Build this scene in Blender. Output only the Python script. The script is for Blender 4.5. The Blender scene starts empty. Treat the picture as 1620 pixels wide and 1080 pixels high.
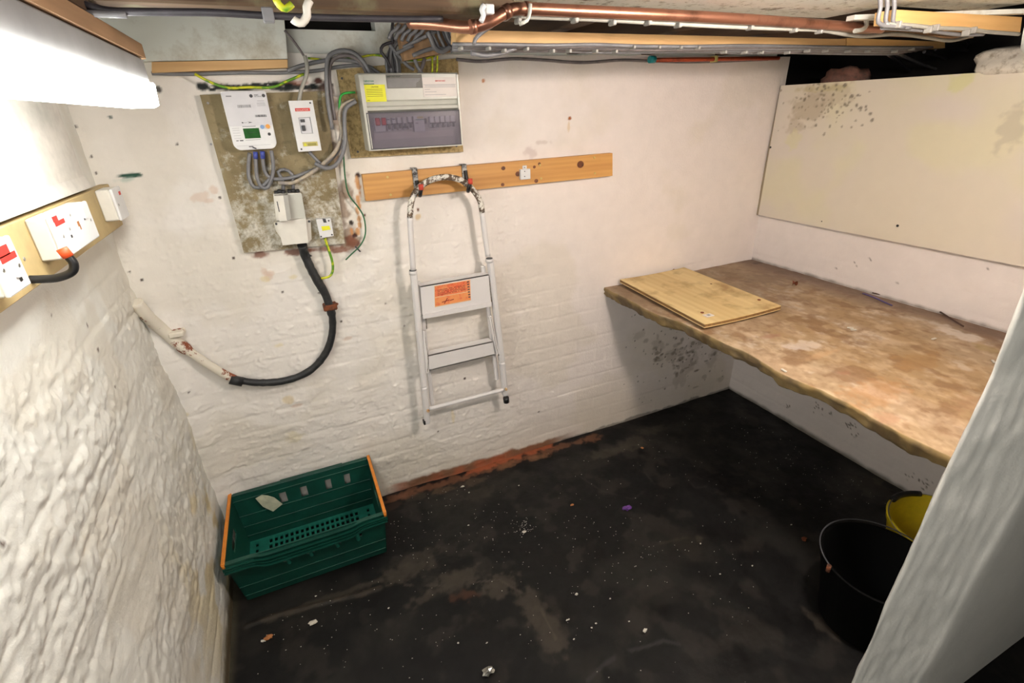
import bpy, bmesh, math, random
import numpy as np
from mathutils import Vector, Matrix
random.seed(7); rng = np.random.default_rng(7)
S = bpy.context.scene
COL = S.collection

# ------------------------------------------------------------------ camera
F = 785.14
YAW, PITCH, ROLL = 0.405987, 0.435353, 0.0363844
CAM = np.array([0.0, 0.0, 1.7])
_f = np.array([math.sin(YAW)*math.cos(PITCH), math.cos(YAW)*math.cos(PITCH), -math.sin(PITCH)])
_r = np.array([math.cos(YAW), -math.sin(YAW), 0.0]); _d = np.cross(_f, _r)
_r2 = math.cos(ROLL)*_r + math.sin(ROLL)*_d; _d2 = -math.sin(ROLL)*_r + math.cos(ROLL)*_d
cd = bpy.data.cameras.new('camera'); cam = bpy.data.objects.new('camera', cd); COL.objects.link(cam)
cd.sensor_width = 36; cd.lens = F/1620*36; cd.clip_start = 0.01
cam.matrix_world = Matrix(((_r2[0], -_d2[0], -_f[0], CAM[0]), (_r2[1], -_d2[1], -_f[1], CAM[1]), (_r2[2], -_d2[2], -_f[2], CAM[2]), (0, 0, 0, 1)))
S.camera = cam
# ------------------------------------------------------------------ world, lights, exposure
S.view_settings.view_transform = 'Standard'; S.view_settings.look = 'None'
S.view_settings.gamma = 1; S.view_settings.use_curve_mapping = False
S.view_settings.exposure = 0.72
w = bpy.data.worlds.new('world'); S.world = w; w.use_nodes = True
w.node_tree.nodes['Background'].inputs[0].default_value = (0.5, 0.55, 0.6, 1)
w.node_tree.nodes['Background'].inputs[1].default_value = 0.02
def area(name, loc, target, size, power, col):
    l = bpy.data.lights.new(name, 'AREA'); l.energy = power; l.color = col; l.shape = 'DISK'; l.size = size
    o = bpy.data.objects.new(name, l); COL.objects.link(o); o.location = loc
    o.rotation_euler = (Vector(target)-Vector(loc)).to_track_quat('-Z', 'Y').to_euler(); return o
LAMP_E = 16.0
bl_ = bpy.data.lights.new('cellar_bulb_light', 'POINT'); bl_.energy = 34.0; bl_.color = (1.0, 0.87, 0.79); bl_.shadow_soft_size = .07
bo_ = bpy.data.objects.new('cellar_bulb_light', bl_); COL.objects.link(bo_); bo_.location = (1.10, 0.50, 1.90)
area('entry_fill', (-0.15, -0.9, 1.55), (1.2, 0.6, 0.8), 0.5, 6.5, (1.0, 0.97, 0.92))  # weak fill added behind the camera to brighten the doorway pillar

# ------------------------------------------------------------------ helpers
def at(ax, val, x, y):
    """point where the sight line through photo pixel (x,y) meets the plane ax = val"""
    d = (x-810)/F*_r2 + (y-540)/F*_d2 + _f
    i = 'xyz'.index(ax); return CAM + d*((val-CAM[i])/d[i])
def Yp(y, *pts): return [tuple(at('y', y, *p)) for p in pts]
def srgb(r, g=None, b=None):
    if g is None: r, g, b = r
    return tuple((c/255/12.92 if c/255 <= .04045 else ((c/255+.055)/1.055)**2.4) for c in (r, g, b))

class MB:
    def __init__(s): s.v = []; s.f = []; s.sm = []
    def add(s, vs, fs, smooth=False):
        n = len(s.v); s.v += [tuple(map(float, v)) for v in vs]; s.f += [tuple(i+n for i in f) for f in fs]; s.sm += [smooth]*len(fs); return s
    def box(s, a, b, bev=0.0, M=None, seg=1):
        bm = bmesh.new(); bmesh.ops.create_cube(bm, size=1)
        a = np.array(a, float); b = np.array(b, float); c = (a+b)/2; d = np.abs(b-a)
        for v in bm.verts: v.co = Vector((v.co.x*d[0], v.co.y*d[1], v.co.z*d[2]))
        bev = min(bev, d.min()*.45)
        if bev > 0: bmesh.ops.bevel(bm, geom=list(bm.edges), offset=bev, segments=seg, profile=.5, affect='EDGES')
        for v in bm.verts:
            v.co = v.co + Vector(c)
            if M is not None: v.co = M @ v.co
        bm.verts.index_update(); s.add([v.co[:] for v in bm.verts], [[v.index for v in f.verts] for f in bm.faces]); bm.free(); return s
    def hexa(s, front, back):     # two quads with matching order
        return s.add(list(front)+list(back), [(0, 1, 2, 3), (7, 6, 5, 4), (0, 4, 5, 1), (1, 5, 6, 2), (2, 6, 7, 3), (3, 7, 4, 0)])
    def bar(s, p, q, wx, wz, up=(0, 0, 1), bev=0.0):
        p = Vector(p); q = Vector(q); d = (q-p); L = d.length; d.normalize(); u = Vector(up); r = d.cross(u).normalized(); u = r.cross(d)
        M = Matrix(((r.x, d.x, u.x, p.x), (r.y, d.y, u.y, p.y), (r.z, d.z, u.z, p.z), (0, 0, 0, 1)))
        return s.box((-wx/2, 0, -wz/2), (wx/2, L, wz/2), bev, M)
    def tube(s, pts, r, n=10, smooth=True, step=0.012, closed=False, jitter=0.0, flat=None):
        P = curve(pts, step) if smooth else [Vector(p) for p in pts]
        rs = r if callable(r) else (lambda t: r)
        N = len(P); T = [(P[min(i+1, N-1)]-P[max(i-1, 0)]).normalized() for i in range(N)]
        nrm = T[0].orthogonal().normalized(); rings = []
        for i, p in enumerate(P):
            nrm = (nrm - T[i]*nrm.dot(T[i])).normalized(); b = T[i].cross(nrm); rr = rs(i/(N-1))*(1+random.uniform(-jitter, jitter))
            rings.append([p + (nrm*math.cos(a)+b*math.sin(a))*rr for a in [2*math.pi*k/n for k in range(n)]])
        vs = [v[:] for R in rings for v in R]; fs = []
        for i in range(N-1):
            for k in range(n): fs.append((i*n+k, i*n+(k+1) % n, (i+1)*n+(k+1) % n, (i+1)*n+k))
        s.add(vs, fs, True); m = len(s.v)-len(vs)
        s.f += [tuple(m+k for k in reversed(range(n))), tuple(m+(N-1)*n+k for k in range(n))]; s.sm += [False, False]; return s
    def lathe(s, prof, c, n=40, smooth=True):
        vs = []; fs = []
        for (r, z) in prof:
            for k in range(n):
                a = 2*math.pi*k/n; vs.append((c[0]+r*math.cos(a), c[1]+r*math.sin(a), c[2]+z))
        for i in range(len(prof)-1):
            for k in range(n): fs.append((i*n+k, i*n+(k+1) % n, (i+1)*n+(k+1) % n, (i+1)*n+k))
        return s.add(vs, fs, smooth)
    def disc(s, c, nrm, r, h, n=16):
        nrm = Vector(nrm).normalized(); c = Vector(c); return s.tube([c, c+nrm*h], r, n, smooth=False)
    def prism(s, poly, vec, smooth=False):
        n = len(poly); vec = np.array(vec, float); A = [np.array(p, float) for p in poly]
        return s.add(A+[p+vec for p in A], [tuple(range(n)), tuple(reversed(range(n, 2*n)))]+[(i, n+i, n+(i+1) % n, (i+1) % n) for i in range(n)])
    def holed(s, P00, P10, P11, P01, holes, t, us=None, vs=None):
        """panel over a bilinear quad, rectangular holes (u0,v0,u1,v1), thickness vector t"""
        us = sorted(set([0, 1]+[h[0] for h in holes]+[h[2] for h in holes]+(us or []))); vs = sorted(set([0, 1]+[h[1] for h in holes]+[h[3] for h in holes]+(vs or [])))
        P00, P10, P11, P01, t = [np.array(p, float) for p in (P00, P10, P11, P01, t)]
        pt = lambda u, v: (P00*(1-u)+P10*u)*(1-v)+(P01*(1-u)+P11*u)*v
        nu, nv = len(us), len(vs); V = [pt(u, v) for v in vs for u in us]; V += [p+t for p in V]; K = nu*nv
        solid = lambda i, j: 0 <= i < nu-1 and 0 <= j < nv-1 and not any(h[0]-1e-9 <= us[i] and us[i+1] <= h[2]+1e-9 and h[1]-1e-9 <= vs[j] and vs[j+1] <= h[3]+1e-9 for h in holes)
        fs = []
        for j in range(nv-1):
            for i in range(nu-1):
                if not solid(i, j): continue
                a, b, c, d = j*nu+i, j*nu+i+1, (j+1)*nu+i+1, (j+1)*nu+i
                fs += [(a, b, c, d), (K+d, K+c, K+b, K+a)]
                if not solid(i, j-1): fs.append((a, K+a, K+b, b))
                if not solid(i+1, j): fs.append((b, K+b, K+c, c))
                if not solid(i, j+1): fs.append((c, K+c, K+d, d))
                if not solid(i-1, j): fs.append((d, K+d, K+a, a))
        return s.add(V, fs)

def curve(pts, step=0.012):
    P = [Vector(p) for p in pts]
    if len(P) == 2: return P
    P = [P[0]*2-P[1]]+P+[P[-1]*2-P[-2]]; out = []
    for i in range(1, len(P)-2):
        a, b, c, d = P[i-1:i+3]; n = max(2, int((c-b).length/step))
        for k in range(n):
            t = k/n; out.append(0.5*((2*b)+(c-a)*t+(2*a-5*b+4*c-d)*t*t+(3*b-a-3*c+d)*t**3))
    out.append(P[-2]); return out

ORG = {}
def link(name, mb, m, org):
    me = bpy.data.meshes.new(name)
    V = np.array(mb.v, dtype=np.float64)-np.array(org)
    me.from_pydata(V.tolist(), [], mb.f)
    me.polygons.foreach_set('use_smooth', mb.sm)
    bm = bmesh.new(); bm.from_mesh(me); bmesh.ops.recalc_face_normals(bm, faces=list(bm.faces)); bm.to_mesh(me); bm.free()
    me.materials.append(m); me.update()
    o = bpy.data.objects.new(name, me); COL.objects.link(o); return o
def part(name, mb, m, parent, label=None):
    org = ORG[parent.name]; o = link(name, mb, m, org); o.parent = parent; ORG[o.name] = org
    if label: o['label'] = label
    return o
def setp(o, label, cat, group=None, kind=None):
    if label: o['label'] = label
    if cat: o['category'] = cat
    if group: o['group'] = group
    if kind: o['kind'] = kind
    return o
def thing(name, loc, label, cat, group=None):
    o = bpy.data.objects.new(name, None); COL.objects.link(o); o.location = loc; o.empty_display_size = .05
    ORG[o.name] = tuple(loc); return setp(o, label, cat, group)
def single(name, mb, m, label, cat, group=None, kind=None):
    V = np.array(mb.v); org = ((V[:, 0].min()+V[:, 0].max())/2, (V[:, 1].min()+V[:, 1].max())/2, V[:, 2].min())
    o = link(name, mb, m, org); o.location = org; ORG[o.name] = org; return setp(o, label, cat, group, kind)
def struct(name, mb, m):
    o = link(name, mb, m, (0, 0, 0)); o['kind'] = 'structure'; ORG[o.name] = (0, 0, 0); return o

# ------------------------------------------------------------------ materials
def newmat(name):
    m = bpy.data.materials.new(name); m.use_nodes = True; nt = m.node_tree; return m, nt, nt.nodes['Principled BSDF']
def N(nt, t, **kw):
    n = nt.nodes.new(t)
    for k, v in kw.items():
        if k in n.inputs.keys(): n.inputs[k].default_value = v
        else: setattr(n, k, v)
    return n
def ramp(nt, fac, stops):
    r = nt.nodes.new('ShaderNodeValToRGB'); el = r.color_ramp.elements
    while len(el) < len(stops): el.new(.5)
    for e, (p, c) in zip(el, stops): e.position = p; e.color = (*c, 1)
    nt.links.new(fac, r.inputs[0]); return r.outputs[0]
def coords(nt, scale=(1, 1, 1)):
    tc = nt.nodes.new('ShaderNodeTexCoord'); mp = nt.nodes.new('ShaderNodeMapping'); mp.inputs['Scale'].default_value = scale
    nt.links.new(tc.outputs['Object'], mp.inputs[0]); return mp.outputs[0]
def noise(nt, co, sc, det=4, rough=.55, out='Fac'):
    n = N(nt, 'ShaderNodeTexNoise', Scale=sc, Detail=det, Roughness=rough); nt.links.new(co, n.inputs['Vector']); return n.outputs[out]
def mixc(nt, fac, a, b, mode='MIX'):
    m = nt.nodes.new('ShaderNodeMix'); m.data_type = 'RGBA'; m.blend_type = mode
    for i, v in ((0, fac), (6, a), (7, b)):
        if hasattr(v, 'is_linked'): nt.links.new(v, m.inputs[i])
        else: m.inputs[i].default_value = v if i == 0 else (*v, 1)
    return m.outputs[2]
def bump(nt, bs, h, strength, dist):
    b = N(nt, 'ShaderNodeBump', Strength=strength, Distance=dist); nt.links.new(h, b.inputs['Height']); nt.links.new(b.outputs[0], bs.inputs['Normal'])
def plain(name, col, rough=.5, metal=0, var=.06, sc=30, bmp=0, spec=.5, coat=0):
    m, nt, bs = newmat(name); c = srgb(col); co = coords(nt)
    f = noise(nt, co, sc); d = tuple(max(0, x*(1-var*2.2)) for x in c); e = tuple(min(1, x*(1+var)) for x in c)
    nt.links.new(ramp(nt, f, [(.3, d), (.7, e)]), bs.inputs['Base Color'])
    bs.inputs['Roughness'].default_value = rough; bs.inputs['Metallic'].default_value = metal; bs.inputs['Specular IOR Level'].default_value = spec
    if coat: bs.inputs['Coat Weight'].default_value = coat
    if bmp: bump(nt, bs, noise(nt, co, sc*4), .5, bmp)
    return m
def speck(name, base, spots, rough=.6, sc=25, lo=.45, hi=.6, bmp=0.0, second=None):
    """base colour with noise-shaped patches of another one (wear, rust, mould)"""
    m, nt, bs = newmat(name); co = coords(nt)
    c = mixc(nt, ramp(nt, noise(nt, co, sc, 8, .7), [(lo, (0, 0, 0)), (hi, (1, 1, 1))]), srgb(base), srgb(spots))
    if second: c = mixc(nt, ramp(nt, noise(nt, co, sc*3.1, 6, .6), [(second[1], (0, 0, 0)), (second[2], (1, 1, 1))]), c, srgb(second[0]))
    nt.links.new(c, bs.inputs['Base Color']); bs.inputs['Roughness'].default_value = rough
    if bmp: bump(nt, bs, noise(nt, co, sc*3, 6), .6, bmp)
    return m
def wood(name, c1, c2, axis='x', rough=.6, sc=1.0, knots=False, dirt=None):
    m, nt, bs = newmat(name); st = {'x': (1.6, 30, 30), 'y': (30, 1.6, 30), 'z': (30, 30, 1.6)}[axis]
    co = coords(nt, tuple(v*sc for v in st)); n1 = noise(nt, co, 1.0, 6, .6)
    wv = N(nt, 'ShaderNodeTexWave', Scale=.55, Distortion=5.0, Detail=3.0); wv.inputs['Detail Scale'].default_value = .8
    wv.bands_direction = {'x': 'Z', 'y': 'X', 'z': 'X'}[axis]; nt.links.new(co, wv.inputs['Vector'])
    f = mixc(nt, .10, n1, wv.outputs['Fac'])
    c = ramp(nt, f, [(.25, srgb(c2)), (.7, srgb(c1))])
    co2 = coords(nt)
    if dirt: c = mixc(nt, ramp(nt, noise(nt, co2, dirt[1], 5), [(dirt[2], (0, 0, 0)), (dirt[3], (.85, .85, .85))]), c, srgb(dirt[0]))
    nt.links.new(c, bs.inputs['Base Color']); bs.inputs['Roughness'].default_value = rough
    bump(nt, bs, n1, .35, .002); return m
def vcol(name, rough=.6, bmp=(90, .0012), var=.06, spec=.4, fine=None, rvar=None):
    """surface colour comes from the mesh's own colour attribute (paint, dirt, rust)"""
    m, nt, bs = newmat(name); a = nt.nodes.new('ShaderNodeVertexColor'); a.layer_name = 'paint'; co = coords(nt)
    n = noise(nt, co, 14, 6, .6)
    c = mixc(nt, 1.0, a.outputs['Color'], ramp(nt, n, [(.3, (1-var,)*3), (.7, (1, 1, 1))]), 'MULTIPLY')
    nt.links.new(c, bs.inputs['Base Color']); bs.inputs['Roughness'].default_value = rough; bs.inputs['Specular IOR Level'].default_value = spec
    if rvar: 
        r = ramp(nt, noise(nt, co, 5, 5), [(.35, (rvar[0],)*3), (.65, (rvar[1],)*3)]); nt.links.new(r, bs.inputs['Roughness'])
    bump(nt, bs, noise(nt, co, bmp[0], 6, .65), .7, bmp[1]); return m
def glow(name, col, e):
    m, nt, bs = newmat(name); bs.inputs['Base Color'].default_value = (*srgb(col), 1)
    bs.inputs['Emission Color'].default_value = (*srgb(col), 1); bs.inputs['Emission Strength'].default_value = e; return m

M = {}
M['wall'] = vcol('painted_brick', .62, (110, .0016))
M['wall_rough'] = vcol('rough_lime_render', .68, (75, .003))
M['floor'] = vcol('black_painted_concrete', .55, (60, .0012), .3, .22, rvar=(.38, .75))
M['slab'] = vcol('stained_concrete', .6, (120, .0012), .16, .35)
M['panel'] = vcol('cream_board', .5, (200, .0002), .03, .4)
M['white_pl'] = plain('white_plastic', (226, 226, 226), .35, var=.02)
M['white_old'] = plain('aged_white_plastic', (222, 218, 208), .4, var=.03)
M['cu_grey'] = plain('light_grey_enamel', (196, 196, 186), .35, var=.02)
M['cu_shade'] = plain('mid_grey_plastic', (165, 163, 156), .4, var=.02)
M['meter_grey'] = plain('meter_cover_grey', (213, 212, 216), .35, var=.02)
M['grey_cable'] = plain('grey_pvc', (124, 124, 127), .45, var=.1, sc=20)
M['dark_cable'] = plain('dusty_black_pvc', (58, 55, 60), .5, var=.2, sc=20)
M['pale_cable'] = plain('white_pvc', (170, 168, 158), .45, var=.06)
M['dusty_cable'] = plain('old_dusty_pvc', (120, 112, 112), .6, var=.15)
M['beige_cable'] = speck('dusty_beige_pvc', (186, 172, 150), (140, 136, 134), .55, 18)
M['copper'] = speck('aged_copper', (168, 118, 96), (112, 78, 62), .33, 14, .5, .75); M['copper'].node_tree.nodes['Principled BSDF'].inputs['Metallic'].default_value = .85
M['copper_red'] = speck('red_copper', (190, 84, 50), (110, 50, 30), .4, 14, .5, .7); M['copper_red'].node_tree.nodes['Principled BSDF'].inputs['Metallic'].default_value = .5
M['black'] = plain('black_plastic', (26, 26, 27), .4, var=.1)
M['black_cable'] = speck('tarred_cable', (30, 31, 33), (62, 62, 62), .5, 40, .5, .75, .002)
M['red'] = plain('red_print', (214, 52, 44), .5, var=.05)
M['red_dark'] = plain('dark_red_switch', (200, 40, 40), .4)
M['orange_tip'] = plain('orange_rubber', (222, 84, 38), .5)
M['red_tip'] = plain('worn_red_rubber', (200, 70, 52), .55)
M['ink'] = plain('grey_ink', (70, 70, 74), .6)
M['ink_soft'] = plain('pale_ink', (150, 150, 154), .6)
M['ink_dark_y'] = plain('ink_on_yellow', (120, 118, 30), .6)
M['green_ink'] = plain('green_ink', (20, 120, 88), .5)
M['dgreen_ink'] = plain('dark_green_ink', (44, 62, 44), .5)
M['yellow_lab'] = plain('yellow_label', (226, 224, 34), .5, var=.02)
M['gold_lab'] = plain('gold_label', (196, 184, 110), .45, var=.05)
M['grey_lab'] = plain('dark_grey_label', (104, 102, 96), .5, var=.03)
M['white_lab'] = plain('white_label', (218, 210, 204), .5, var=.02)
M['lcd'] = plain('green_lcd', (34, 92, 34), .6, var=.12, sc=60, spec=.2)
M['blue_b'] = plain('blue_button', (126, 164, 214), .35); M['orange_b'] = plain('orange_button', (240, 164, 50), .35)
M['blue_s'] = plain('blue_sleeve', (70, 84, 168), .35, var=.2, sc=60)
M['clip_grey'] = plain('clip_grey', (146, 144, 138), .5)
M['gy'] = None
def striped():
    m, nt, bs = newmat('green_yellow_earth'); co = coords(nt, (1, 1, 1)); n = noise(nt, co, 28, 2)
    nt.links.new(ramp(nt, n, [(.45, srgb(206, 208, 40)), (.56, srgb(96, 150, 40))]), bs.inputs['Base Color']); bs.inputs['Roughness'].default_value = .4; return m
M['gy'] = striped()
M['green_wire'] = plain('green_pvc', (40, 104, 62), .45); M['bright_green'] = plain('bright_green_pvc', (48, 160, 62), .45)
M['cement'] = speck('mouldy_cement_board', (128, 112, 84), (196, 192, 178), .85, 13, .47, .66, .0015, ((96, 82, 58), .5, .7))
M['chip'] = speck('chipboard', (176, 152, 104), (132, 112, 70), .75, 70, .45, .6, .0006)
M['pine'] = wood('varnished_pine', (212, 160, 92), (178, 124, 64), 'x', .5)
M['pine_new'] = wood('new_pine_batten', (238, 196, 132), (214, 164, 100), 'x', .6)
M['pine_mid'] = wood('pine_batten', (220, 182, 128), (190, 146, 92), 'x', .65)
M['pine_y'] = wood('pine_joist', (180, 144, 106), (136, 104, 74), 'y', .7)
M['oldwood'] = wood('old_joist', (104, 80, 56), (60, 46, 34), 'x', .8, dirt=((128, 128, 96), 12, .5, .75))
M['oldwood_y'] = wood('old_joist_depth', (92, 70, 50), (48, 36, 28), 'y', .85)
M['ply'] = wood('plywood_face', (226, 202, 148), (202, 170, 114), 'y', .6, .45, dirt=((162, 126, 78), 9, .52, .72))
M['ply_edge'] = wood('plywood_edge', (150, 112, 62), (88, 62, 34), 'y', .7, 2)
M['backwood'] = plain('stained_ply', (190, 166, 116), .6, var=.1, sc=12)
M['ladder'] = speck('worn_white_enamel', (220, 217, 216), (150, 110, 70), .35, 22, .66, .74)
M['ladder_rust'] = speck('flaking_enamel', (222, 218, 208), (96, 78, 62), .5, 45, .46, .5, .001)
M['crate'] = plain('green_polypropylene', (10, 68, 56), .45, var=.12, sc=16)
M['crate_light'] = plain('green_pale', (26, 108, 92), .4, var=.1)  # lighter green for the base grid and slot ribs
M['orange_bar'] = plain('orange_polypropylene', (214, 128, 38), .45, var=.08)
M['yellow'] = plain('yellow_polypropylene', (222, 196, 30), .4, var=.05)
M['bucket_black'] = plain('black_rubber', (4, 4, 4), .7, var=.1, spec=.1)
M['steel'] = plain('steel', (170, 168, 160), .35, .9)
M['brass'] = plain('brass_screw', (206, 186, 120), .35, .8)
M['rust'] = speck('rust', (120, 64, 34), (70, 44, 30), .8, 40)
M['paintpipe'] = speck('painted_rusty_pipe', (222, 214, 198), (132, 66, 34), .6, 18, .56, .60, .001)
M['sticker'] = speck('faded_orange_sticker', (226, 104, 66), (228, 150, 96), .55, 30, .45, .62, 0, ((196, 70, 52), .55, .68))
M['sticker_w'] = plain('sticker_border', (226, 190, 150), .5)
M['sticker_y'] = speck('faded_sticker_lower', (230, 150, 92), (222, 104, 70), .55, 34, .5, .66)
M['maroon'] = plain('maroon_print', (140, 48, 36), .6)
M['paper'] = plain('crumpled_paper', (196, 198, 172), .7, var=.12, sc=25)
M['mortar'] = speck('crumbling_render', (206, 200, 186), (150, 138, 120), .85, 30, .5, .65, .002)
M['mould_plaster'] = speck('mouldy_plaster', (226, 226, 214), (110, 96, 72), .85, 16, .56, .66, .001, ((150, 144, 110), .56, .72))
M['old_plaster'] = speck('grey_old_plaster', (222, 224, 216), (170, 160, 138), .85, 6, .5, .75, .0006)
M['void'] = plain('void_dark', (22, 18, 15), .95, var=.2, sc=5)  # near-black colour stands in for the unlit void around the room
M['lamp_body'] = plain('dull_lamp_enamel', (150, 150, 150), .45, var=.08, sc=10)
M['diffuser'] = glow('lit_diffuser', (255, 255, 250), LAMP_E)
M['brick'] = speck('sooty_brick', (124, 84, 70), (86, 70, 62), .85, 20)
M['teal'] = plain('teal_plastic', (20, 134, 138), .4)
M['purple'] = plain('purple_foil', (104, 62, 140), .35, var=.25, sc=60)
M['foil'] = plain('crumpled_foil', (168, 168, 160), .3, .7, var=.2, sc=80)
M['debris_o'] = plain('orange_crumb', (186, 120, 66), .7, var=.2)
M['debris_w'] = plain('plaster_crumb', (205, 200, 188), .8, var=.1)
M['blue_straw'] = plain('violet_plastic', (84, 72, 120), .4); M['twig'] = plain('brown_twig', (74, 52, 44), .8)
M['leaf'] = plain('dry_leaf', (128, 66, 36), .7, var=.25)
def cement():
    m, nt, bs = newmat('mouldy_cement_board'); co = coords(nt); sx = nt.nodes.new('ShaderNodeSeparateXYZ'); nt.links.new(co, sx.inputs[0])
    base = ramp(nt, noise(nt, co, 9, 5), [(.35, srgb(122, 108, 78)), (.65, srgb(150, 136, 104))])
    hz = N(nt, 'ShaderNodeMapRange'); nt.links.new(sx.outputs[2], hz.inputs[0]); hz.inputs[1].default_value = .16; hz.inputs[2].default_value = .36; hz.inputs[3].default_value = 0.0; hz.inputs[4].default_value = .16
    ad = N(nt, 'ShaderNodeMath'); ad.operation = 'SUBTRACT'; nt.links.new(noise(nt, co, 26, 8, .7), ad.inputs[0]); nt.links.new(hz.outputs[0], ad.inputs[1])
    c = mixc(nt, ramp(nt, ad.outputs[0], [(.42, (0, 0, 0)), (.62, (.9, .9, .9))]), base, srgb(212, 210, 200))
    c = mixc(nt, ramp(nt, noise(nt, co, 50, 6), [(.56, (0, 0, 0)), (.7, (.5, .5, .5))]), c, srgb(104, 94, 70))
    nt.links.new(c, bs.inputs['Base Color']); bs.inputs['Roughness'].default_value = .85; bump(nt, bs, noise(nt, co, 60, 6), .6, .0015); return m
M['cement'] = cement()
def smoked():
    m, nt, bs = newmat('smoked_window'); out = nt.nodes['Material Output']; t = nt.nodes.new('ShaderNodeBsdfTransparent'); t.inputs[0].default_value = (.84, .82, .86, 1)
    g = nt.nodes.new('ShaderNodeBsdfPrincipled'); g.inputs['Base Color'].default_value = (*srgb(140, 134, 146), 1); g.inputs['Roughness'].default_value = .18
    x = nt.nodes.new('ShaderNodeMixShader'); x.inputs[0].default_value = .30
    nt.links.new(t.outputs[0], x.inputs[1]); nt.links.new(g.outputs[0], x.inputs[2]); nt.links.new(x.outputs[0], out.inputs[0]); return m
M['smoked'] = smoked()

# ------------------------------------------------------------------ noise for relief
def vnoise(x, y, sc, seed):
    r = np.random.default_rng(seed); G = r.random((256, 256)); x = x*sc+37.3; y = y*sc+91.7
    xi = np.floor(x).astype(int); yi = np.floor(y).astype(int); fx = x-xi; fy = y-yi; fx = fx*fx*(3-2*fx); fy = fy*fy*(3-2*fy)
    g = lambda a, b: G[a % 256, b % 256]
    return (g(xi, yi)*(1-fx)+g(xi+1, yi)*fx)*(1-fy)+(g(xi, yi+1)*(1-fx)+g(xi+1, yi+1)*fx)*fy
def fbm(x, y, sc, seed, o=4):
    s = 0; a = 1; t = 0
    for i in range(o): s = s+a*vnoise(x, y, sc*2**i, seed+i); t += a; a *= .5
    return s/t
def sstep(a, b, x): t = np.clip((x-a)/(b-a), 0, 1); return t*t*(3-2*t)
def grid_obj(name, U, V, P, C, m):
    """U,V index grids; P = (X,Y,Z) arrays; C = colour array (...,3)"""
    nv, nu = U.shape; co = np.stack(P, -1).reshape(-1, 3).astype(np.float32)
    idx = np.arange(nu*nv).reshape(nv, nu); q = np.stack([idx[:-1, :-1], idx[:-1, 1:], idx[1:, 1:], idx[1:, :-1]], -1).reshape(-1, 4)
    me = bpy.data.meshes.new(name); me.vertices.add(len(co)); me.vertices.foreach_set('co', co.ravel())
    me.loops.add(q.size); me.loops.foreach_set('vertex_index', q.ravel().astype(np.int32)); me.polygons.add(len(q))
    me.polygons.foreach_set('loop_start', np.arange(0, q.size, 4, dtype=np.int32)); me.polygons.foreach_set('loop_total', np.full(len(q), 4, dtype=np.int32))
    me.polygons.foreach_set('use_smooth', np.ones(len(q), bool)); me.update(); me.validate()
    ca = me.color_attributes.new('paint', 'FLOAT_COLOR', 'POINT'); cc = np.concatenate([C.reshape(-1, 3), np.ones((len(co), 1))], 1).astype(np.float32); ca.data.foreach_set('color', cc.ravel())
    me.materials.append(m); o = bpy.data.objects.new(name, me); COL.objects.link(o); ORG[o.name] = (0, 0, 0); return o
def courses(u, z, seed, h=.0755, L=.225):
    """relief of thickly painted brick courses: 0 in joints, 1 on brick faces"""
    zz = z+.006*(fbm(u, z, 3, seed, 2)-.5)*2; row = np.floor(zz/h); fz = zz/h-row
    uu = u+(row % 2)*L/2+.012*(vnoise(u, z, 9, seed+5)-.5); fu = uu/L-np.floor(uu/L)
    dz = np.minimum(fz, 1-fz)*h; du = np.minimum(fu, 1-fu)*L
    return sstep(0, .012, dz)*(.65+.35*sstep(0, .012, du))+.0
def brickoff(u, z, seed, h=.0755, L=.225):
    row = np.floor(z/h); col = np.floor((u+(row % 2)*L/2)/L); return vnoise(col*3.7+row*1.3, row*7.1, 1.0, seed)
def paint_spots(C, A, B, spots):
    for (a, b, ra, rb, col, st, seed) in spots:
        bx_ = (np.abs(A-a) < ra*1.7) & (np.abs(B-b) < rb*1.7)
        if not bx_.any(): continue
        A2, B2 = A[bx_], B[bx_]
        d = np.sqrt(((A2-a)/ra)**2+((B2-b)/rb)**2)+1.3*(fbm(A2, B2, 42, seed, 4)-.5)
        k = (st*(1-sstep(.5, 1.0, d)))[..., None]; C[bx_] = C[bx_]*(1-k)+np.array(srgb(col))*k

YW = 2.016; XR = 2.405; ZC = 2.02
BLOT = (70, 40, 28); RUST = (150, 78, 42); BLK = (22, 30, 26)
# ------------------------------------------------------------------ wall_back
xs = np.arange(-.60, 2.43, .0044); zs = np.arange(-.01, 1.99, .0044); X, Z = np.meshgrid(xs, zs)
amp = .35+.65*fbm(X, Z, 1.7, 11, 2)
reg = 1-.75*sstep(.6, 1.2, X)*sstep(.8, 1.1, Z)
h = courses(X, Z, 3)*.0018*amp*(1-.6*sstep(1.1, 1.5, Z))*reg + brickoff(X, Z, 4)*.0016*reg*(1-.5*sstep(1.1, 1.6, Z)) + (fbm(X, Z, 2.2, 21, 3)-.5)*.016 + (fbm(X*.45, Z, 26, 31, 4)-.5)*.0042*(.5+1.0*sstep(.35, .65, fbm(X, Z, 2.5, 41, 2)))*(1.35-.75*sstep(.6, 1.3, X))
h += .0022*sstep(.62, .72, fbm(X, Z, 55, 51, 3))*(1-sstep(.7, 1.2, X))*(1-.8*sstep(1.3,1.6,Z))
h += (1-sstep(0, .09, X+.50))*.035*(1-sstep(1.3, 1.7, Z)*.4)           # soft plastered corner on the left
topcut = 1.89+.012*fbm(X, X*0, 9, 61, 3)
C = np.ones(X.shape+(3,))*np.array(srgb(238, 233, 226)); 
k = sstep(.2, 1.5, X)[..., None]; C = C*(1-k)+np.array(srgb(236, 226, 220))*k
k = (.5*sstep(.5, .62, fbm(X, Z, 2.6, 71, 5)))[..., None]*.5; C = C*(1-k)+np.array(srgb(214, 203, 178))*k
k = (.3*(1-sstep(.05, .35, Z)))[..., None]; C = C*(1-k)+np.array(srgb(188, 176, 150))*k
def WB(x, y): p = at('y', YW, x, y); return p[0], p[2]
sp = []
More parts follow.
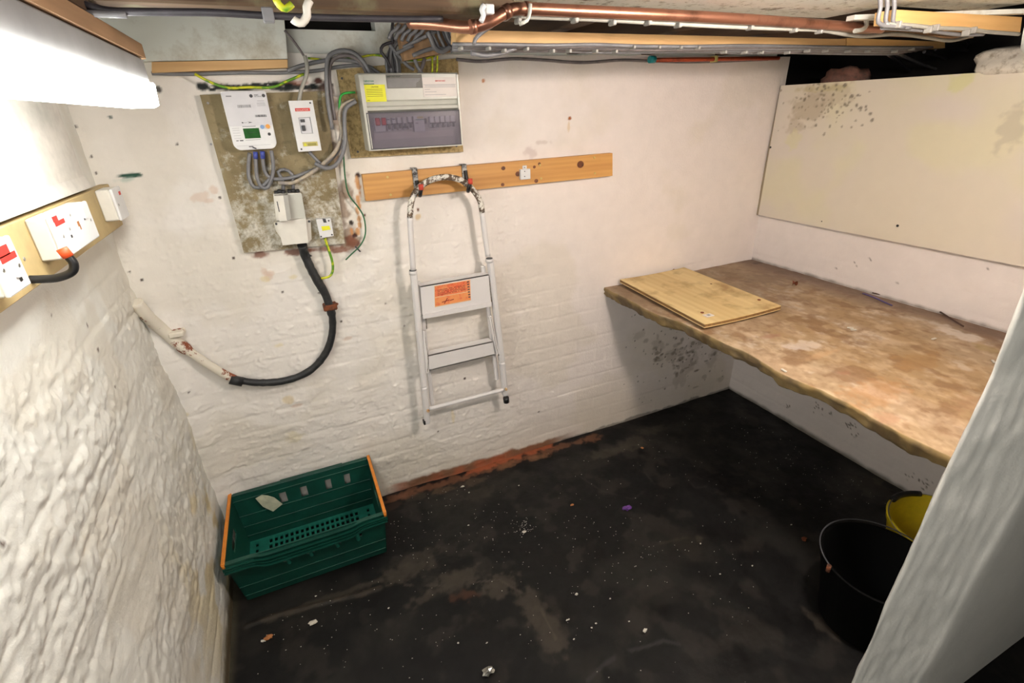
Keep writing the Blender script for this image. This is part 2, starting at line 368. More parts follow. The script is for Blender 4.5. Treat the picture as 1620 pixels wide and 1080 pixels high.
def S_(px, py, rx, rz, col, st=.9): sp.append((*WB(px, py), rx, rz, col, st, 100+len(sp)))
for t in range(60): S_(324+t*3.2+random.uniform(-2, 2), 139+random.uniform(-3.5, 2.5)-(4 if t > 22 else 0)+(3 if t > 45 else 0), random.uniform(.008, .022), random.uniform(.004, .009), BLK, 1)
S_(322, 136, .03, .016, BLK, 1); S_(505, 128, .02, .012, (92, 50, 40), 1); S_(470, 130, .05, .010, (150, 96, 74), .7); S_(518, 134, .03, .008, BLK, 1); S_(450, 140, .05, .01, BLK, 1); S_(520, 138, .03, .03, (60, 34, 28), .95); S_(500, 150, .05, .03, (110, 86, 70), .8)
for (a, b, c, d) in ((520, 160, .06, .03), (528, 190, .04, .05), (524, 225, .03, .06), (530, 255, .03, .03), (540, 330, .035, .08), (548, 300, .03, .06), (550, 370, .035, .05), (556, 385, .05, .04)): S_(a, b, c, d, (142, 118, 96), .8)
for (a, b, c, d) in ((410, 402, .035, .018), (520, 392, .07, .015), (470, 398, .06, .014), (560, 384, .03, .022), (552, 378, .02, .02), (535, 395, .05, .012)): S_(a, b, c, d, (128, 76, 54), .85)
S_(562, 372, .014, .012, (66, 34, 26), 1); S_(556, 352, .010, .010, (50, 38, 32), 1); S_(577, 340, .009, .010, (92, 52, 34), 1); S_(565, 276, .014, .012, (58, 36, 28), 1)
for t in range(9): S_(566+((t*7) % 5)-1, 285+t*10, .009, .018, (206, 150, 92), .9)
S_(556, 365, .007, .02, (206, 140, 80), .8)
for (a, b, c, d) in ((320, 312, .035, .02), (340, 300, .02, .016), (425, 432, .02, .012), (418, 428, .014, .018), (470, 640, .03, .012), (548, 535, .03, .01), (425, 440, .02, .02), (330, 318, .02, .01)): S_(a, b, c, d, (212, 176, 148), .4)
for (a, b) in ((348, 312), (370, 408), (281, 228), (125, 200), (150, 247), (156, 272), (447, 462), (640, 515), (540, 508), (282, 540), (300, 615), (735, 598), (852, 651), (693, 682), (610, 480), (228, 438), (209, 425), (450, 375), (505, 463)): S_(a, b, .006, .006, (70, 52, 42), .95)
S_(205, 277, .035, .008, (20, 70, 52), 1); S_(200, 284, .03, .012, (170, 190, 176), .6); S_(176, 185, .010, .008, (60, 84, 76), .9); S_(250, 141, .012, .010, (40, 34, 30), .9)
S_(901, 187, .010, .009, (158, 88, 40), 1); S_(899, 198, .007, .03, (212, 186, 140), .6); S_(661, 332, .008, .011, (104, 66, 40), 1); S_(661, 342, .016, .014, (224, 196, 140), .7); S_(764, 128, .008, .008, (190, 120, 70), .9)
S_(838, 240, .05, .03, (196, 178, 172), .5); S_(860, 225, .04, .012, (198, 182, 172), .5)
for (a, b, c, d, s) in ((1090, 575, .10, .09, .55), (1065, 560, .10, .05, .5), (1040, 545, .06, .05, .5), (1100, 545, .08, .04, .45), (1130, 560, .05, .10, .5), (1075, 600, .06, .06, .5), (1010, 530, .05, .03, .4), (1140, 600, .05, .03, .6)): S_(a, b, c, d, (138, 124, 104), s*.55)
for i in range(60): S_(random.gauss(1075, 30), random.gauss(560, 20), random.uniform(.01, .03), random.uniform(.008, .02), (116, 100, 78), random.uniform(.3, .6))
for i in range(60): S_(random.gauss(1070, 35), random.gauss(560, 24), .006, .006, (92, 80, 62), .8)
for i in range(46): S_(random.uniform(980, 1150), random.uniform(490, 640), .004, .004, (70, 60, 48), .9)
for i in range(9): S_(random.uniform(150, 500), random.uniform(430, 700), .02, .012, (222, 206, 150), .5)
S_(716, 655, .012, .05, (222, 206, 160), .5); S_(772, 560, .03, .02, (218, 204, 160), .5); S_(455, 632, .03, .02, (216, 196, 150), .6); S_(465, 690, .04, .03, (216, 206, 170), .5)
paint_spots(C, X, Z, sp)
# bare red brick and grime along the foot of the wall
e = Z+.04*(fbm(X, Z, 14, 81, 4)-.5); kk = (1-sstep(.03, .05, e))*sstep(.08, .3, X)*(1-sstep(1.05, 1.3, X)); kk = kk[..., None]
C = C*(1-kk)+np.array(srgb(128, 92, 68))*kk
kk = ((1-sstep(.03, .055, e))*sstep(.0, .35, fbm(X, Z, 9, 91, 2)-.3)*sstep(.15, .35, X)*(1-sstep(.85, 1.05, X)))[..., None]; C = C*(1-kk)+np.array(srgb(170, 96, 64))*kk
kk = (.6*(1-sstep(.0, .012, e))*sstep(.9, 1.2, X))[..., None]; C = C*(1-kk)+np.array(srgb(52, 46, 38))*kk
o = grid_obj('wall_back', X, Z, (X, YW-h, np.minimum(Z, topcut)), C, M['wall']); o['kind'] = 'structure'

# ------------------------------------------------------------------ wall_left
ys = np.arange(-1.2, 2.03, .0058); zs = np.arange(-.01, 2.0, .0058); Y, Z = np.meshgrid(ys, zs)
rough = sstep(.35, .6, fbm(Y, Z, 2.2, 13, 3)); low = 1-sstep(1.15, 1.38, Z)
h = courses(Y, Z, 8)*.0026*sstep(.35, .65, fbm(Y, Z, 2.6, 12, 3))*(low*.8+.2)+brickoff(Y, Z, 9)*.003*low+(fbm(Y*.6, Z, 3.0, 14, 3)-.5)*.03*(low*.8+.2)
h += (fbm(Y*.6, Z, 16, 15, 4)-.5)*.007*low*(.4+rough)+.0036*sstep(.42, .68, fbm(Y*1.5, Z*1.5, 38, 16, 3))*rough*low
h += .003*sstep(.48, .66, fbm(Y*.35, Z*1.3, 8, 17, 3))*low
xb = -.497-.03*sstep(.3, 1.1, Z)+.012*sstep(1.2, 1.45, Z)
C = np.ones(Y.shape+(3,))*np.array(srgb(228, 226, 218))
kk = (.45*sstep(.5, .62, fbm(Y, Z, 5, 18, 4)))[..., None]; C = C*(1-kk)+np.array(srgb(214, 206, 190))*kk
kk = (.7*sstep(.56, .68, fbm(Y*.7, Z, 9, 19, 4))*(1-sstep(.3, .8, Z))*sstep(1.0, 1.7, Y))[..., None]; C = C*(1-kk)+np.array(srgb(206, 186, 128))*kk
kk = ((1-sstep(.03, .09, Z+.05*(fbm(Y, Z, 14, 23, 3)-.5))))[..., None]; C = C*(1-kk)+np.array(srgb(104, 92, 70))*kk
sl = []
for (a, b) in ((155, 512), (170, 550), (195, 610), (20, 855), (320, 815), (100, 495)):
    p = at('x', -.51, a, b); sl.append((p[1], p[2], .007, .006, (84, 62, 50), .9, 200+a))
paint_spots(C, Y, Z, sl)
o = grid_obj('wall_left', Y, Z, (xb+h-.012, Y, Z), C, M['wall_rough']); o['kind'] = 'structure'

# ------------------------------------------------------------------ wall_right
ys = np.arange(.3, 2.03, .007); zs = np.arange(-.01, 1.745, .007); Y, Z = np.meshgrid(ys, zs)
h = courses(Y, Z, 18)*.002*(.4+.6*fbm(Y, Z, 2, 112, 2))+(fbm(Y, Z, 3, 114, 3)-.5)*.014+(fbm(Y*.6, Z, 28, 115, 4)-.5)*.004
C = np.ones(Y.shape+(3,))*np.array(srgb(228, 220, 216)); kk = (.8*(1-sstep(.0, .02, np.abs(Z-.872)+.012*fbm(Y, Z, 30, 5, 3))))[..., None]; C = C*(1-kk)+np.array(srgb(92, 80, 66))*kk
sr = []
for (a, b, r) in ((1350, 678, .02), (1345, 672, .01), (1292, 642, .014), (1300, 650, .02), (1437, 750, .02), (1450, 757, .014), (1472, 770, .02), (1315, 655, .012), (1246, 642, .010), (1352, 690, .012)):
    p = at('x', XR, a, b)
    for j in range(7): sr.append((p[1]+random.gauss(0, r), p[2]+random.gauss(0, r*.8), .0045, .0045, (80, 68, 48), .9, 300+j+a))
for (a, b) in ((1375, 408), (1352, 415), (1460, 459), (1322, 425), (1420, 447), (1563, 424), (1355, 420), (1378, 411)):
    p = at('x', XR, a, b); sr.append((p[1], p[2], .006, .005, (96, 82, 72), .8, 400+a))
paint_spots(C, Y, Z, sr)
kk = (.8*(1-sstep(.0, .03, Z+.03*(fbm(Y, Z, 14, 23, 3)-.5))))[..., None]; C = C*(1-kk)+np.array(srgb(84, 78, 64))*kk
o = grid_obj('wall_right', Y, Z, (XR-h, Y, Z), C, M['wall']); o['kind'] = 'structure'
struct('wall_right_core', MB().box((XR+.01, .3, 0), (XR+.22, 2.03, 1.73)), M['mortar'])

# ------------------------------------------------------------------ floor
xs = np.arange(-.62, 2.6, .0062); ys = np.arange(-.35, 2.05, .0062); X, Y = np.meshgrid(xs, ys)
h = (fbm(X, Y, 2.5, 501, 4)-.5)*.012+(fbm(X, Y, 20, 502, 4)-.5)*.0035
C = np.ones(X.shape+(3,))*np.array(srgb(21, 20, 20)); 
def fl(px, py): p = at('z', 0, px, py); return p[0], p[1]
def blend(k, col):
    global C
    k = np.clip(k, 0, 1)[..., None]; C = C*(1-k)+np.array(srgb(col))*k
n1 = fbm(X, Y, 4, 503, 5); blend(.75*sstep(.5, .66, n1), (38, 36, 33)); n2 = fbm(X, Y, 11, 504, 5); blend(.5*sstep(.55, .7, n2), (50, 46, 42))
spf = []
def F_(px, py, rx, ry, col, st): spf.append((*fl(px, py), rx, ry, col, st, 600+len(spf)))
for (a, b, rx, ry, s) in ((640, 905, .16, .05, .75), (720, 915, .14, .05, .8), (790, 925, .10, .06, .75), (840, 955, .06, .10, .7), (870, 1000, .06, .12, .7), (700, 935, .16, .035, .6), (520, 945, .25, .02, .7), (1000, 700, .12, .06, .6), (960, 715, .12, .05, .6), (1030, 680, .10, .05, .5), (660, 880, .12, .04, .5), (1105, 850, .03, .02, .8), (1380, 770, .12, .12, .45), (1430, 800, .08, .08, .4), (760, 780, .10, .06, .35)): F_(a, b, rx, ry, (66, 60, 52), s)
for (a, b) in ((470, 962), (500, 955), (540, 945), (580, 936), (430, 974)): F_(a, b, .06, .012, (74, 64, 54), .7)
F_(730, 945, .08, .035, (78, 50, 36), .6); F_(720, 960, .06, .04, (16, 16, 17), .9)
for (a, b, rx, ry) in ((930, 705, .06, .05), (1000, 730, .09, .07), (690, 955, .07, .05)): F_(a, b, rx, ry, (17, 17, 18), .85)
for t in range(14): F_(625+t*24, 786-t*7.3, .06, .03+.012*(t % 3 == 1), (112, 76, 56), .8)
for t in (5, 6, 7, 8, 9, 10): F_(640+t*22, 778-t*7.2, .06, .036, (160, 90, 60), .95)
for (a, b, c) in ((800, 735, (128, 92, 66)), (850, 722, (136, 98, 70)), (660, 785, (60, 54, 46)), (620, 800, (60, 44, 36)), (750, 760, (84, 70, 58)), (700, 775, (92, 74, 58))): F_(a, b, .07, .03, c, .6)
F_(1300, 985, .03, .07, (60, 54, 48), .8); F_(1390, 760, .05, .03, (74, 68, 58), .6)
paint_spots(C, X, Y, spf)
# scuffed pale arcs
def arc(pts, w, col, s):
    P = np.array([fl(*p) for p in pts]); d = np.full(X.shape, 9.)
    for a, b in zip(P[:-1], P[1:]):
        t = np.clip(((X-a[0])*(b[0]-a[0])+(Y-a[1])*(b[1]-a[1]))/((b-a)@(b-a)), 0, 1); d = np.minimum(d, np.hypot(X-a[0]-t*(b[0]-a[0]), Y-a[1]-t*(b[1]-a[1])))
    blend(s*(1-sstep(w*.3, w, d+.006*(fbm(X, Y, 30, 700, 3)-.5)))*sstep(.3, .5, fbm(X, Y, 14, 701, 3)), col); return d
d0 = arc([(930, 1075), (955, 1050), (990, 1028), (1020, 1022), (1050, 1012), (1075, 1018)], .010, (60, 59, 58), .6)
arc([(910, 748), (950, 775), (1000, 788), (1035, 765), (1020, 745)], .008, (52, 50, 47), .5); arc([(1085, 755), (1100, 770), (1118, 768)], .008, (52, 50, 47), .5)
arc([(400, 945), (440, 930), (455, 912)], .006, (70, 64, 56), .7); arc([(1045, 858), (1080, 850), (1105, 846)], .01, (64, 58, 48), .5)
arc([(640, 925), (700, 926), (790, 916), (850, 950), (880, 1010)], .006, (78, 70, 62), .6)
ridge = arc([(388, 990), (440, 970), (540, 945), (600, 930)], .02, (56, 50, 43), .55); h += .006*(1-sstep(0, .012, ridge))
kk = np.maximum((1-sstep(.02, .05, YW-Y)), 0)
blend(.55*(1-sstep(.0, .03, X+.50)), (88, 82, 66))
o = grid_obj('floor', X, Y, (X, Y, h-.004), C, M['floor']); o['kind'] = 'structure'
struct('floor_entry', MB().box((-.62, -1.4, -.06), (3.2, -.34, -.004)), M['floor'])
struct('floor_side', MB().box((1.9, -.36, -.06), (3.2, .34, -.006)), M['floor'])
fl_me = bpy.data.objects['floor_entry'].data
for nm in ('floor_entry', 'floor_side'):
    me = bpy.data.objects[nm].data; ca = me.color_attributes.new('paint', 'FLOAT_COLOR', 'POINT'); ca.data.foreach_set('color', [.018, .017, .016, 1]*len(me.vertices))

# ------------------------------------------------------------------ rest of the shell
M['shell'] = plain('painted_shell', (214, 208, 198), .7, bmp=.001)
struct('wall_front', MB().box((-.62, -1.35, 0), (3.2, -1.25, 2.05)), M['shell'])
struct('wall_side', MB().box((3.1, -1.3, 0), (3.2, 2.4, 2.05)), M['void'])
struct('wall_void', MB().box((2.3, 2.3, 0), (3.2, 2.4, 2.05)).box((-.7, 2.13, 1.6), (2.35, 2.23, 2.1)), M['void'])
ceil = struct('ceiling', MB().box((-.65, -1.35, 2.02), (3.2, 2.4, 2.06)), M['void'])
# the doorway partition the photographer stands beside: brick pier and its rough painted end
def doorway():
    far = [(1.187, -.02), (1.187, .197), (1.194, .42), (1.198, .60), (1.202, .745), (1.208, .885), (1.219, .992), (1.224, 1.10), (1.232, 1.19), (1.227, 1.293), (1.220, 1.39), (1.23, 1.50), (1.23, 1.60), (1.20, 1.665), (1.10, 1.716), (1.00, 1.738), (.955, 1.740), (.928, 1.752), (.921, 1.775), (.926, 1.80), (.915, 1.83), (.92, 2.03)]
    t = []
    for (a, b) in zip(far[:-1], far[1:]):
        n = max(1, int(math.dist(a, b)/.012))
        for k in range(n): t.append((a[0]+(b[0]-a[0])*k/n, a[1]+(b[1]-a[1])*k/n))
    t.append(far[-1]); E_ = np.array(t); n = len(E_); z = E_[:, 1]
    near = np.interp(z, [0, .253, .45, .69, .886, 1.2, 1.5, 1.60, 1.75, 2.03], [1.305, 1.309, 1.327, 1.34, 1.362, 1.37, 1.37, 1.34, 1.02, 1.0])
    js = [('r', 3.1, .325), ('r', 1.7, .325), ('n', .06, .325), ('n', .016, .326), ('n', .002, .331)]+[('s', k/23, 0) for k in range(24)]+[('f', .010, .421), ('f', .05, .422), ('r', 1.7, .422), ('r', 3.1, .422)]
    U, V = np.meshgrid(np.arange(len(js)), np.arange(n)); PX = np.zeros(U.shape); PY = np.zeros(U.shape); PZ = np.zeros(U.shape)
    for j, (k, a, y) in enumerate(js):
        PZ[:, j] = z
        if k == 'r': PX[:, j] = a; PY[:, j] = y
        elif k == 'n': PX[:, j] = near+a; PY[:, j] = y
        elif k == 'f': PX[:, j] = E_[:, 0]+a; PY[:, j] = y
        else: PX[:, j] = near+(E_[:, 0]-near)*a; PY[:, j] = .334+(.414-.334)*a
        if k == 's': q = .009*(fbm(z, z*0+a*.17, 14, 905, 5)-.5)*math.sin(math.pi*min(1, a*1.0))**.5 if 0 < a < 1 else 0; PX[:, j] -= q*.7; PY[:, j] -= q*.7
        if k != 'r': PX[:, j] += .010*(fbm(z, z*0+a, 9, 900, 3)-.5); PY[:, j] += .006*(fbm(z, z*0+a*2, 11, 901, 3)-.5)
    C = np.ones(U.shape+(3,))*np.array(srgb(216, 216, 210)); return grid_obj('wall_doorway', U, V, (PX, PY, PZ), C, M['wall'])
o = doorway(); o['kind'] = 'structure'

# ------------------------------------------------------------------ ceiling timbers
def Yq(y, a, b, c, d, depth):  # quad of pixels on plane y, extruded away in +y
    f = Yp(y, a, b, c, d); return MB().hexa(f, [(p[0], p[1]+depth, p[2]) for p in f])
mb = MB().box((-.56, 1.22, 1.895), (.62, 1.30, 2.02), .004); part('joist', mb, M['oldwood'], ceil)
for xj in (.78, 1.16, 1.53, 1.95): part('joist', MB().box((xj, 1.30, 1.90), (xj+.05, 2.12, 2.02), .003), M['oldwood_y'], ceil)
part('joist', MB().box((-.345, .2, 1.872), (-.24, 1.22, 2.02), .003), M['oldwood_y'], ceil)
part('plaster_sheet', MB().box((.56, .1, 1.925), (1.62, 1.25, 1.945)), M['mould_plaster'], ceil, 'mouldy white plaster sheet on the ceiling')
part('plaster_sheet', MB().box((1.66, .1, 1.935), (2.1, 1.1, 1.955)), M['mould_plaster'], ceil)
part('plaster_strip', MB().bar((1.56, 1.12, 1.905), (2.75, .82, 1.93), .03, .012), M['old_plaster'], ceil)

bt = thing('timber_batten', (1.5, 1.40, 1.86), 'long pine batten under the ceiling with grey cables clipped beneath', 'batten')
part('rail', Yq(1.40, (722, 47), (1338, 62), (1338, 73), (722, 67), .045), M['pine_mid'], bt)
part('rail', Yq(1.40, (1340, 60), (1495, 66), (1495, 76), (1340, 72), .045), M['pine_new'], bt, 'paler end length of batten')
single('timber_batten', Yq(1.0, (1415, 15), (1617, 27), (1614, 51), (1412, 37), .05), M['pine_new'], 'bright new pine batten at the top right corner of the ceiling', 'batten')
single('timber_batten', Yq(1.18, (1355, 42), (1540, 52), (1540, 60), (1355, 50), .05), M['pine_y'], 'short brown batten end behind the bright pine batten', 'batten')
single('timber_batten', MB().box((-.285, .15, 1.836), (-.232, 1.56, 1.868), .002), M['pine_y'], 'brown batten that the fluorescent lamp is fixed under', 'batten')
f = Yp(1.965, (240, 98), (455, 94), (455, 107), (240, 115)); single('timber_batten', MB().hexa(f, [(p[0], 2.012, p[2]) for p in f]), M['pine_mid'], 'short pine batten on the back wall above the electricity meter', 'batten')
f = Yp(1.97, (60, 18), (449, 22), (455, 93), (60, 100)); single('plaster_panel', MB().hexa([(p[0], p[1], min(p[2], 2.015)) for p in f], [(p[0], 2.06, min(p[2], 2.015)) for p in f]), M['old_plaster'], 'grey plaster boxing above the short batten in the left ceiling corner', 'panel')
part('upper_wall', MB().box((-.62, 2.03, 1.86), (.62, 2.1, 1.965)).box((.62, 2.03, 1.86), (2.35, 2.1, 1.925)).box((.40, 2.028, 1.86), (.70, 2.1, 2.02)), M['old_plaster'], bpy.data.objects['wall_back'])

# ------------------------------------------------------------------ fluorescent lamp
lp = thing('fluorescent_lamp', (-.26, .9, 1.733), 'lit fluorescent batten lamp under the ceiling by the left wall', 'lamp')
part('body', MB().box((-.292, .32, 1.782), (-.232, 1.515, 1.834), .004), M['lamp_body'], lp)
y0, y1 = .325, 1.52; pr = [(-.300, 1.782), (-.296, 1.742), (-.285, 1.733), (-.238, 1.733), (-.228, 1.738), (-.224, 1.782)]
part('diffuser', MB().prism([(x, y0, z) for x, z in pr], (0, y1-y0, 0)), M['diffuser'], lp, 'glowing white diffuser')
part('end_clip', MB().box((-.236, 1.516, 1.775), (-.226, 1.5225, 1.786)), M['white_pl'], lp)

# ------------------------------------------------------------------ left wall panel, backboard, boxes
pl = thing('wall_panel', (-.5, 1.2, 1.545), 'bright white painted panel on the left wall above the switch boxes', 'panel')
part('sheet', MB().box((-.525, 1.225, 1.552), (-.497, 1.80, 1.90), .003), M['shell'], pl)
part('sheet', MB().box((-.525, .55, 1.552), (-.499, 1.218, 1.90), .003), M['shell'], pl)
part('ledge', MB().prism([(-.53, .55, 1.545), (-.488, .55, 1.545), (-.497, .55, 1.575), (-.53, .55, 1.575)], (0, 1.25, 0)), M['shell'], pl)
single('backboard', MB().box((-.512, .7, 1.412), (-.487, 1.955, 1.537), .002), M['backwood'], 'stained plywood backboard on the left wall holding the switch boxes', 'board')
BX = -.445
def swbox(y0, y1, z0, z1, label, feats, cat='switch box', name='switch_box'):
    t = thing(name, (-.487, (y0+y1)/2, z0), label, cat)
    part('back_box', MB().box((-.487, y0+.001, z0+.001), (BX-.008, y1-.001, z1-.001), .003), M['white_old'], t)
    part('faceplate', MB().box((BX-.008, y0, z0), (BX, y1, z1), .003, seg=2), M['white_pl'], t)
    for nm, a, b, m, d in feats:
        part(nm, MB().box((BX-.001, a[0], a[1]), (BX+d, b[0], b[1]), .0008 if d > .002 else 0), M[m], t)
    return t
def screwx(t, y, z): part('screw', MB().disc((BX-.001, y, z), (1, 0, 0), .0035, .002, 10), M['steel'], t)
z0, z1 = 1.447, 1.535
t = swbox(1.045, 1.131, z0, z1, 'white switched outlet box with red label at the left edge of the photo', [('label', (1.065, 1.508), (1.105, 1.525), 'red', .0006), ('label', (1.065, 1.499), (1.122, 1.510), 'red', .0006), ('rocker', (1.088, 1.470), (1.101, 1.496), 'white_pl', .004), ('indicator', (1.096, 1.461), (1.105, 1.467), 'black', .001)]); screwx(t, 1.06, 1.49); screwx(t, 1.115, 1.485)
t = swbox(1.314, 1.405, z0, z1, 'white switch box with red label, just left of the double switch box', [('label', (1.325, 1.522), (1.352, 1.533), 'red', .0006), ('label', (1.328, 1.513), (1.383, 1.522), 'red', .0006), ('indicator', (1.384, 1.479), (1.391, 1.485), 'black', .001)]); screwx(t, 1.345, 1.49); screwx(t, 1.392, 1.497)
t = swbox(1.409, 1.562, z0, z1, 'wide double white switch box with a brown glue mark on its front', [('glue_mark', (1.448, 1.492), (1.460, 1.503), 'debris_o', .0006), ('glue_mark', (1.455, 1.484), (1.461, 1.495), 'debris_o', .0006), ('rocker', (1.505, 1.500), (1.520, 1.524), 'white_pl', .003), ('indicator', (1.499, 1.498), (1.505, 1.502), 'ink', .001)]); screwx(t, 1.425, 1.522); screwx(t, 1.54, 1.492)
t = swbox(1.795, 1.885, z0, z1, 'white switch box nearest the back wall with small red label', [('label', (1.850, 1.512), (1.870, 1.522), 'red', .0006)]); screwx(t, 1.81, 1.49)
for (y, z) in ((1.18, 1.50), (1.21, 1.455), (1.25, 1.47)): part('screw', MB().disc((-.488, y, z), (1, 0, 0), .004, .002, 10), M['steel'], bpy.data.objects['backboard'])
hk = thing('storage_hook', (-.487, 1.24, 1.41), 'black coated storage hook with an orange tip on the left backboard', 'hook')
part('arm', MB().tube([(-.488, 1.238, 1.432), (-.47, 1.24, 1.429), (-.445, 1.24, 1.428), (-.42, 1.24, 1.436), (-.412, 1.24, 1.452), (-.416, 1.24, 1.468)], .008, 12, step=.003), M['black'], hk)
part('tip', MB().tube([(-.4155, 1.24, 1.466), (-.421, 1.24, 1.484)], .0098, 12, smooth=False), M['orange_tip'], hk, 'orange rubber tip')

# ------------------------------------------------------------------ text helper (flat print)
def text(name, s, origin, height, m, parent, width=None, normal='-y', extr=.0004):
    cu = bpy.data.curves.new('t', 'FONT'); cu.body = s; cu.size = height*1.4; cu.extrude = extr; cu.resolution_u = 2; cu.offset = .012*height*1.4/.006*.006 if height < .01 else 0
    o = bpy.data.objects.new('t', cu); COL.objects.link(o); bpy.context.view_layer.update()
    me = bpy.data.meshes.new_from_object(o.evaluated_get(bpy.context.evaluated_depsgraph_get())); bpy.data.objects.remove(o)
    V = np.array([v.co[:] for v in me.vertices]); 
    if width: V[:, 0] *= width/max(1e-6, V[:, 0].max()-V[:, 0].min())
    mb = MB(); ox, oy, oz = origin
    W = [(ox+v[0], oy-v[2], oz+v[1]) if normal == '-y' else (ox+v[2], oy+v[0], oz+v[1]) for v in V]
    mb.add(W, [tuple(p.vertices) for p in me.polygons]); return part(name, mb, m, parent)

# ------------------------------------------------------------------ meter board and gear
mbd = Yp(1.992, (316, 150), (514, 144), (546, 385), (386, 400))
single('meter_board', MB().hexa(mbd, [(p[0], 2.018, p[2]) for p in mbd]), M['cement'], 'mottled grey cement board behind the electricity meter', 'board')
for q in ((329, 163), (334, 228)): 
    p = at('y', 1.992, *q); part('screw', MB().disc(p, (0, -1, 0), .0035, .003, 12), M['ink_soft'], bpy.data.objects['meter_board'])

def mquad(y, pts): return Yp(y, *pts)
YM = 1.945
P = mquad(YM, [(349, 145), (419, 143), (440, 231), (371, 242)]); xa = (P[0][0]+P[3][0])/2; xb_ = (P[1][0]+P[2][0])/2; zt = (P[0][2]+P[1][2])/2; zb = (P[2][2]+P[3][2])/2
mt = thing('smart_meter', ((xa+xb_)/2, 1.99, zb), 'white electricity meter with green display on the cement board', 'meter')
W_, H_ = xb_-xa, zt-zb
def rrect(x0, x1, z0, z1, rt, rb, y, n=6):
    o = []
    for (cx, cz, a0, r) in ((x1-rt, z1-rt, 0, rt), (x0+rt, z1-rt, 90, rt), (x0+rb, z0+rb, 180, rb), (x1-rb, z0+rb, 270, rb)):
        for k in range(n+1): a = math.radians(a0+90*k/n); o.append((cx+r*math.cos(a), y, cz+r*math.sin(a)))
    return o
part('body', MB().prism(rrect(xa, xb_, zb, zt, .008, .022, YM+.006), (0, .0405, 0)), M['white_pl'], mt)
part('upper_cover', MB().prism(rrect(xa+.0015, xb_-.0015, zb+H_*.42, zt-.0015, .007, .001, YM+.003), (0, .004, 0)), M['meter_grey'], mt)
part('lower_cover', MB().prism(rrect(xa+.0015, xb_-.0015, zb+.0015, zb+H_*.415, .001, .02, YM+.002), (0, .005, 0)), M['white_pl'], mt)
mx = lambda u: xa+W_*u
mz = lambda v: zt-H_*v
part('display', MB().box((mx(.30), YM, mz(.80)), (mx(.66), YM+.003, mz(.625))), M['lcd'], mt)
part('display_line', MB().box((mx(.42), YM-.0004, mz(.70)), (mx(.60), YM+.001, mz(.695))), M['dgreen_ink'], mt)
part('button', MB().disc((mx(.745), YM+.003, mz(.61)), (0, -1, 0), .0062, .005), M['blue_b'], mt, 'blue button')
part('button', MB().disc((mx(.875), YM+.003, mz(.605)), (0, -1, 0), .0068, .005), M['orange_b'], mt, 'orange button')
part('optical_port', MB().disc((mx(.87), YM+.003, mz(.74)), (0, -1, 0), .0048, .003), M['black'], mt)
def bars(x0, x1, z0, z1, n, y, t, m='ink_soft'):
    mb = MB(); ww = (x1-x0)/n
    for i in range(n): mb.box((x0+i*ww, y, z0), (x0+i*ww+ww*random.uniform(.3, .75), y+.001, z1))
    part('barcode', mb, M[m], t)
bars(mx(.30), mx(.60), mz(.275), mz(.225), 22, YM+.0024, mt); bars(mx(.64), mx(.90), mz(.44), mz(.40), 20, YM+.0024, mt, 'ink')
part('print', MB().box((mx(.10), YM+.0024, mz(.09)), (mx(.22), YM+.003, mz(.07))), M['ink_soft'], mt); text('print', 'smart', (mx(.72), YM+.0024, mz(.075)), .004, M['ink'], mt, .012); text('print', 'METERING', (mx(.72), YM+.0024, mz(.10)), .003, M['ink_soft'], mt, .02)
part('emblem', MB().disc((mx(.65), YM+.0024, mz(.082)), (0, -1, 0), .005, .0006), M['ink'], mt); part('emblem', MB().disc((mx(.93), YM+.0024, mz(.08)), (0, -1, 0), .005, .0006), M['ink'], mt)
mb = MB()
for i, (u0, u1, v) in enumerate(((.76, .92, .17), (.74, .92, .205), (.74, .93, .225), (.74, .93, .25))): mb.box((mx(u0), YM+.0024, mz(v)), (mx(u1), YM+.003, mz(v-.006)))
for i, v in enumerate((.62, .655, .70, .745, .79)): mb.box((mx(.06), YM+.0012, mz(v)), (mx(.22), YM+.002, mz(v-.004)))
mb.box((mx(.30), YM+.0012, mz(.83)), (mx(.64), YM+.002, mz(.823))).box((mx(.3), YM+.0012, mz(.60)), (mx(.60), YM+.002, mz(.585)))
mb.box((mx(.08), YM+.0012, mz(.925)), (mx(.85), YM+.002, mz(.922))); part('print', mb, M['ink_soft'], mt)
mb = MB().box((mx(.31), YM+.0024, mz(.535)), (mx(.34), YM+.003, mz(.515))).box((mx(.34), YM+.0024, mz(.528)), (mx(.43), YM+.003, mz(.524))).prism([(mx(.44), YM+.0024, mz(.54)), (mx(.55), YM+.0024, mz(.525)), (mx(.44), YM+.0024, mz(.51)), (mx(.48), YM+.0024, mz(.525))], (0, .0006, 0))
mb.box((mx(.09), YM+.0012, mz(.838)), (mx(.145), YM+.002, mz(.825))).box((mx(.17), YM+.0012, mz(.84)), (mx(.25), YM+.002, mz(.822))); part('print', mb, M['ink'], mt)
part('seal', MB().bar((mx(.42), YM-.002, mz(.955)), (mx(.50), YM-.002, mz(.985)), .003, .004).box((mx(.34), YM+.001, mz(.95)), (mx(.44), YM+.003, mz(.935))), M['ink'], mt)

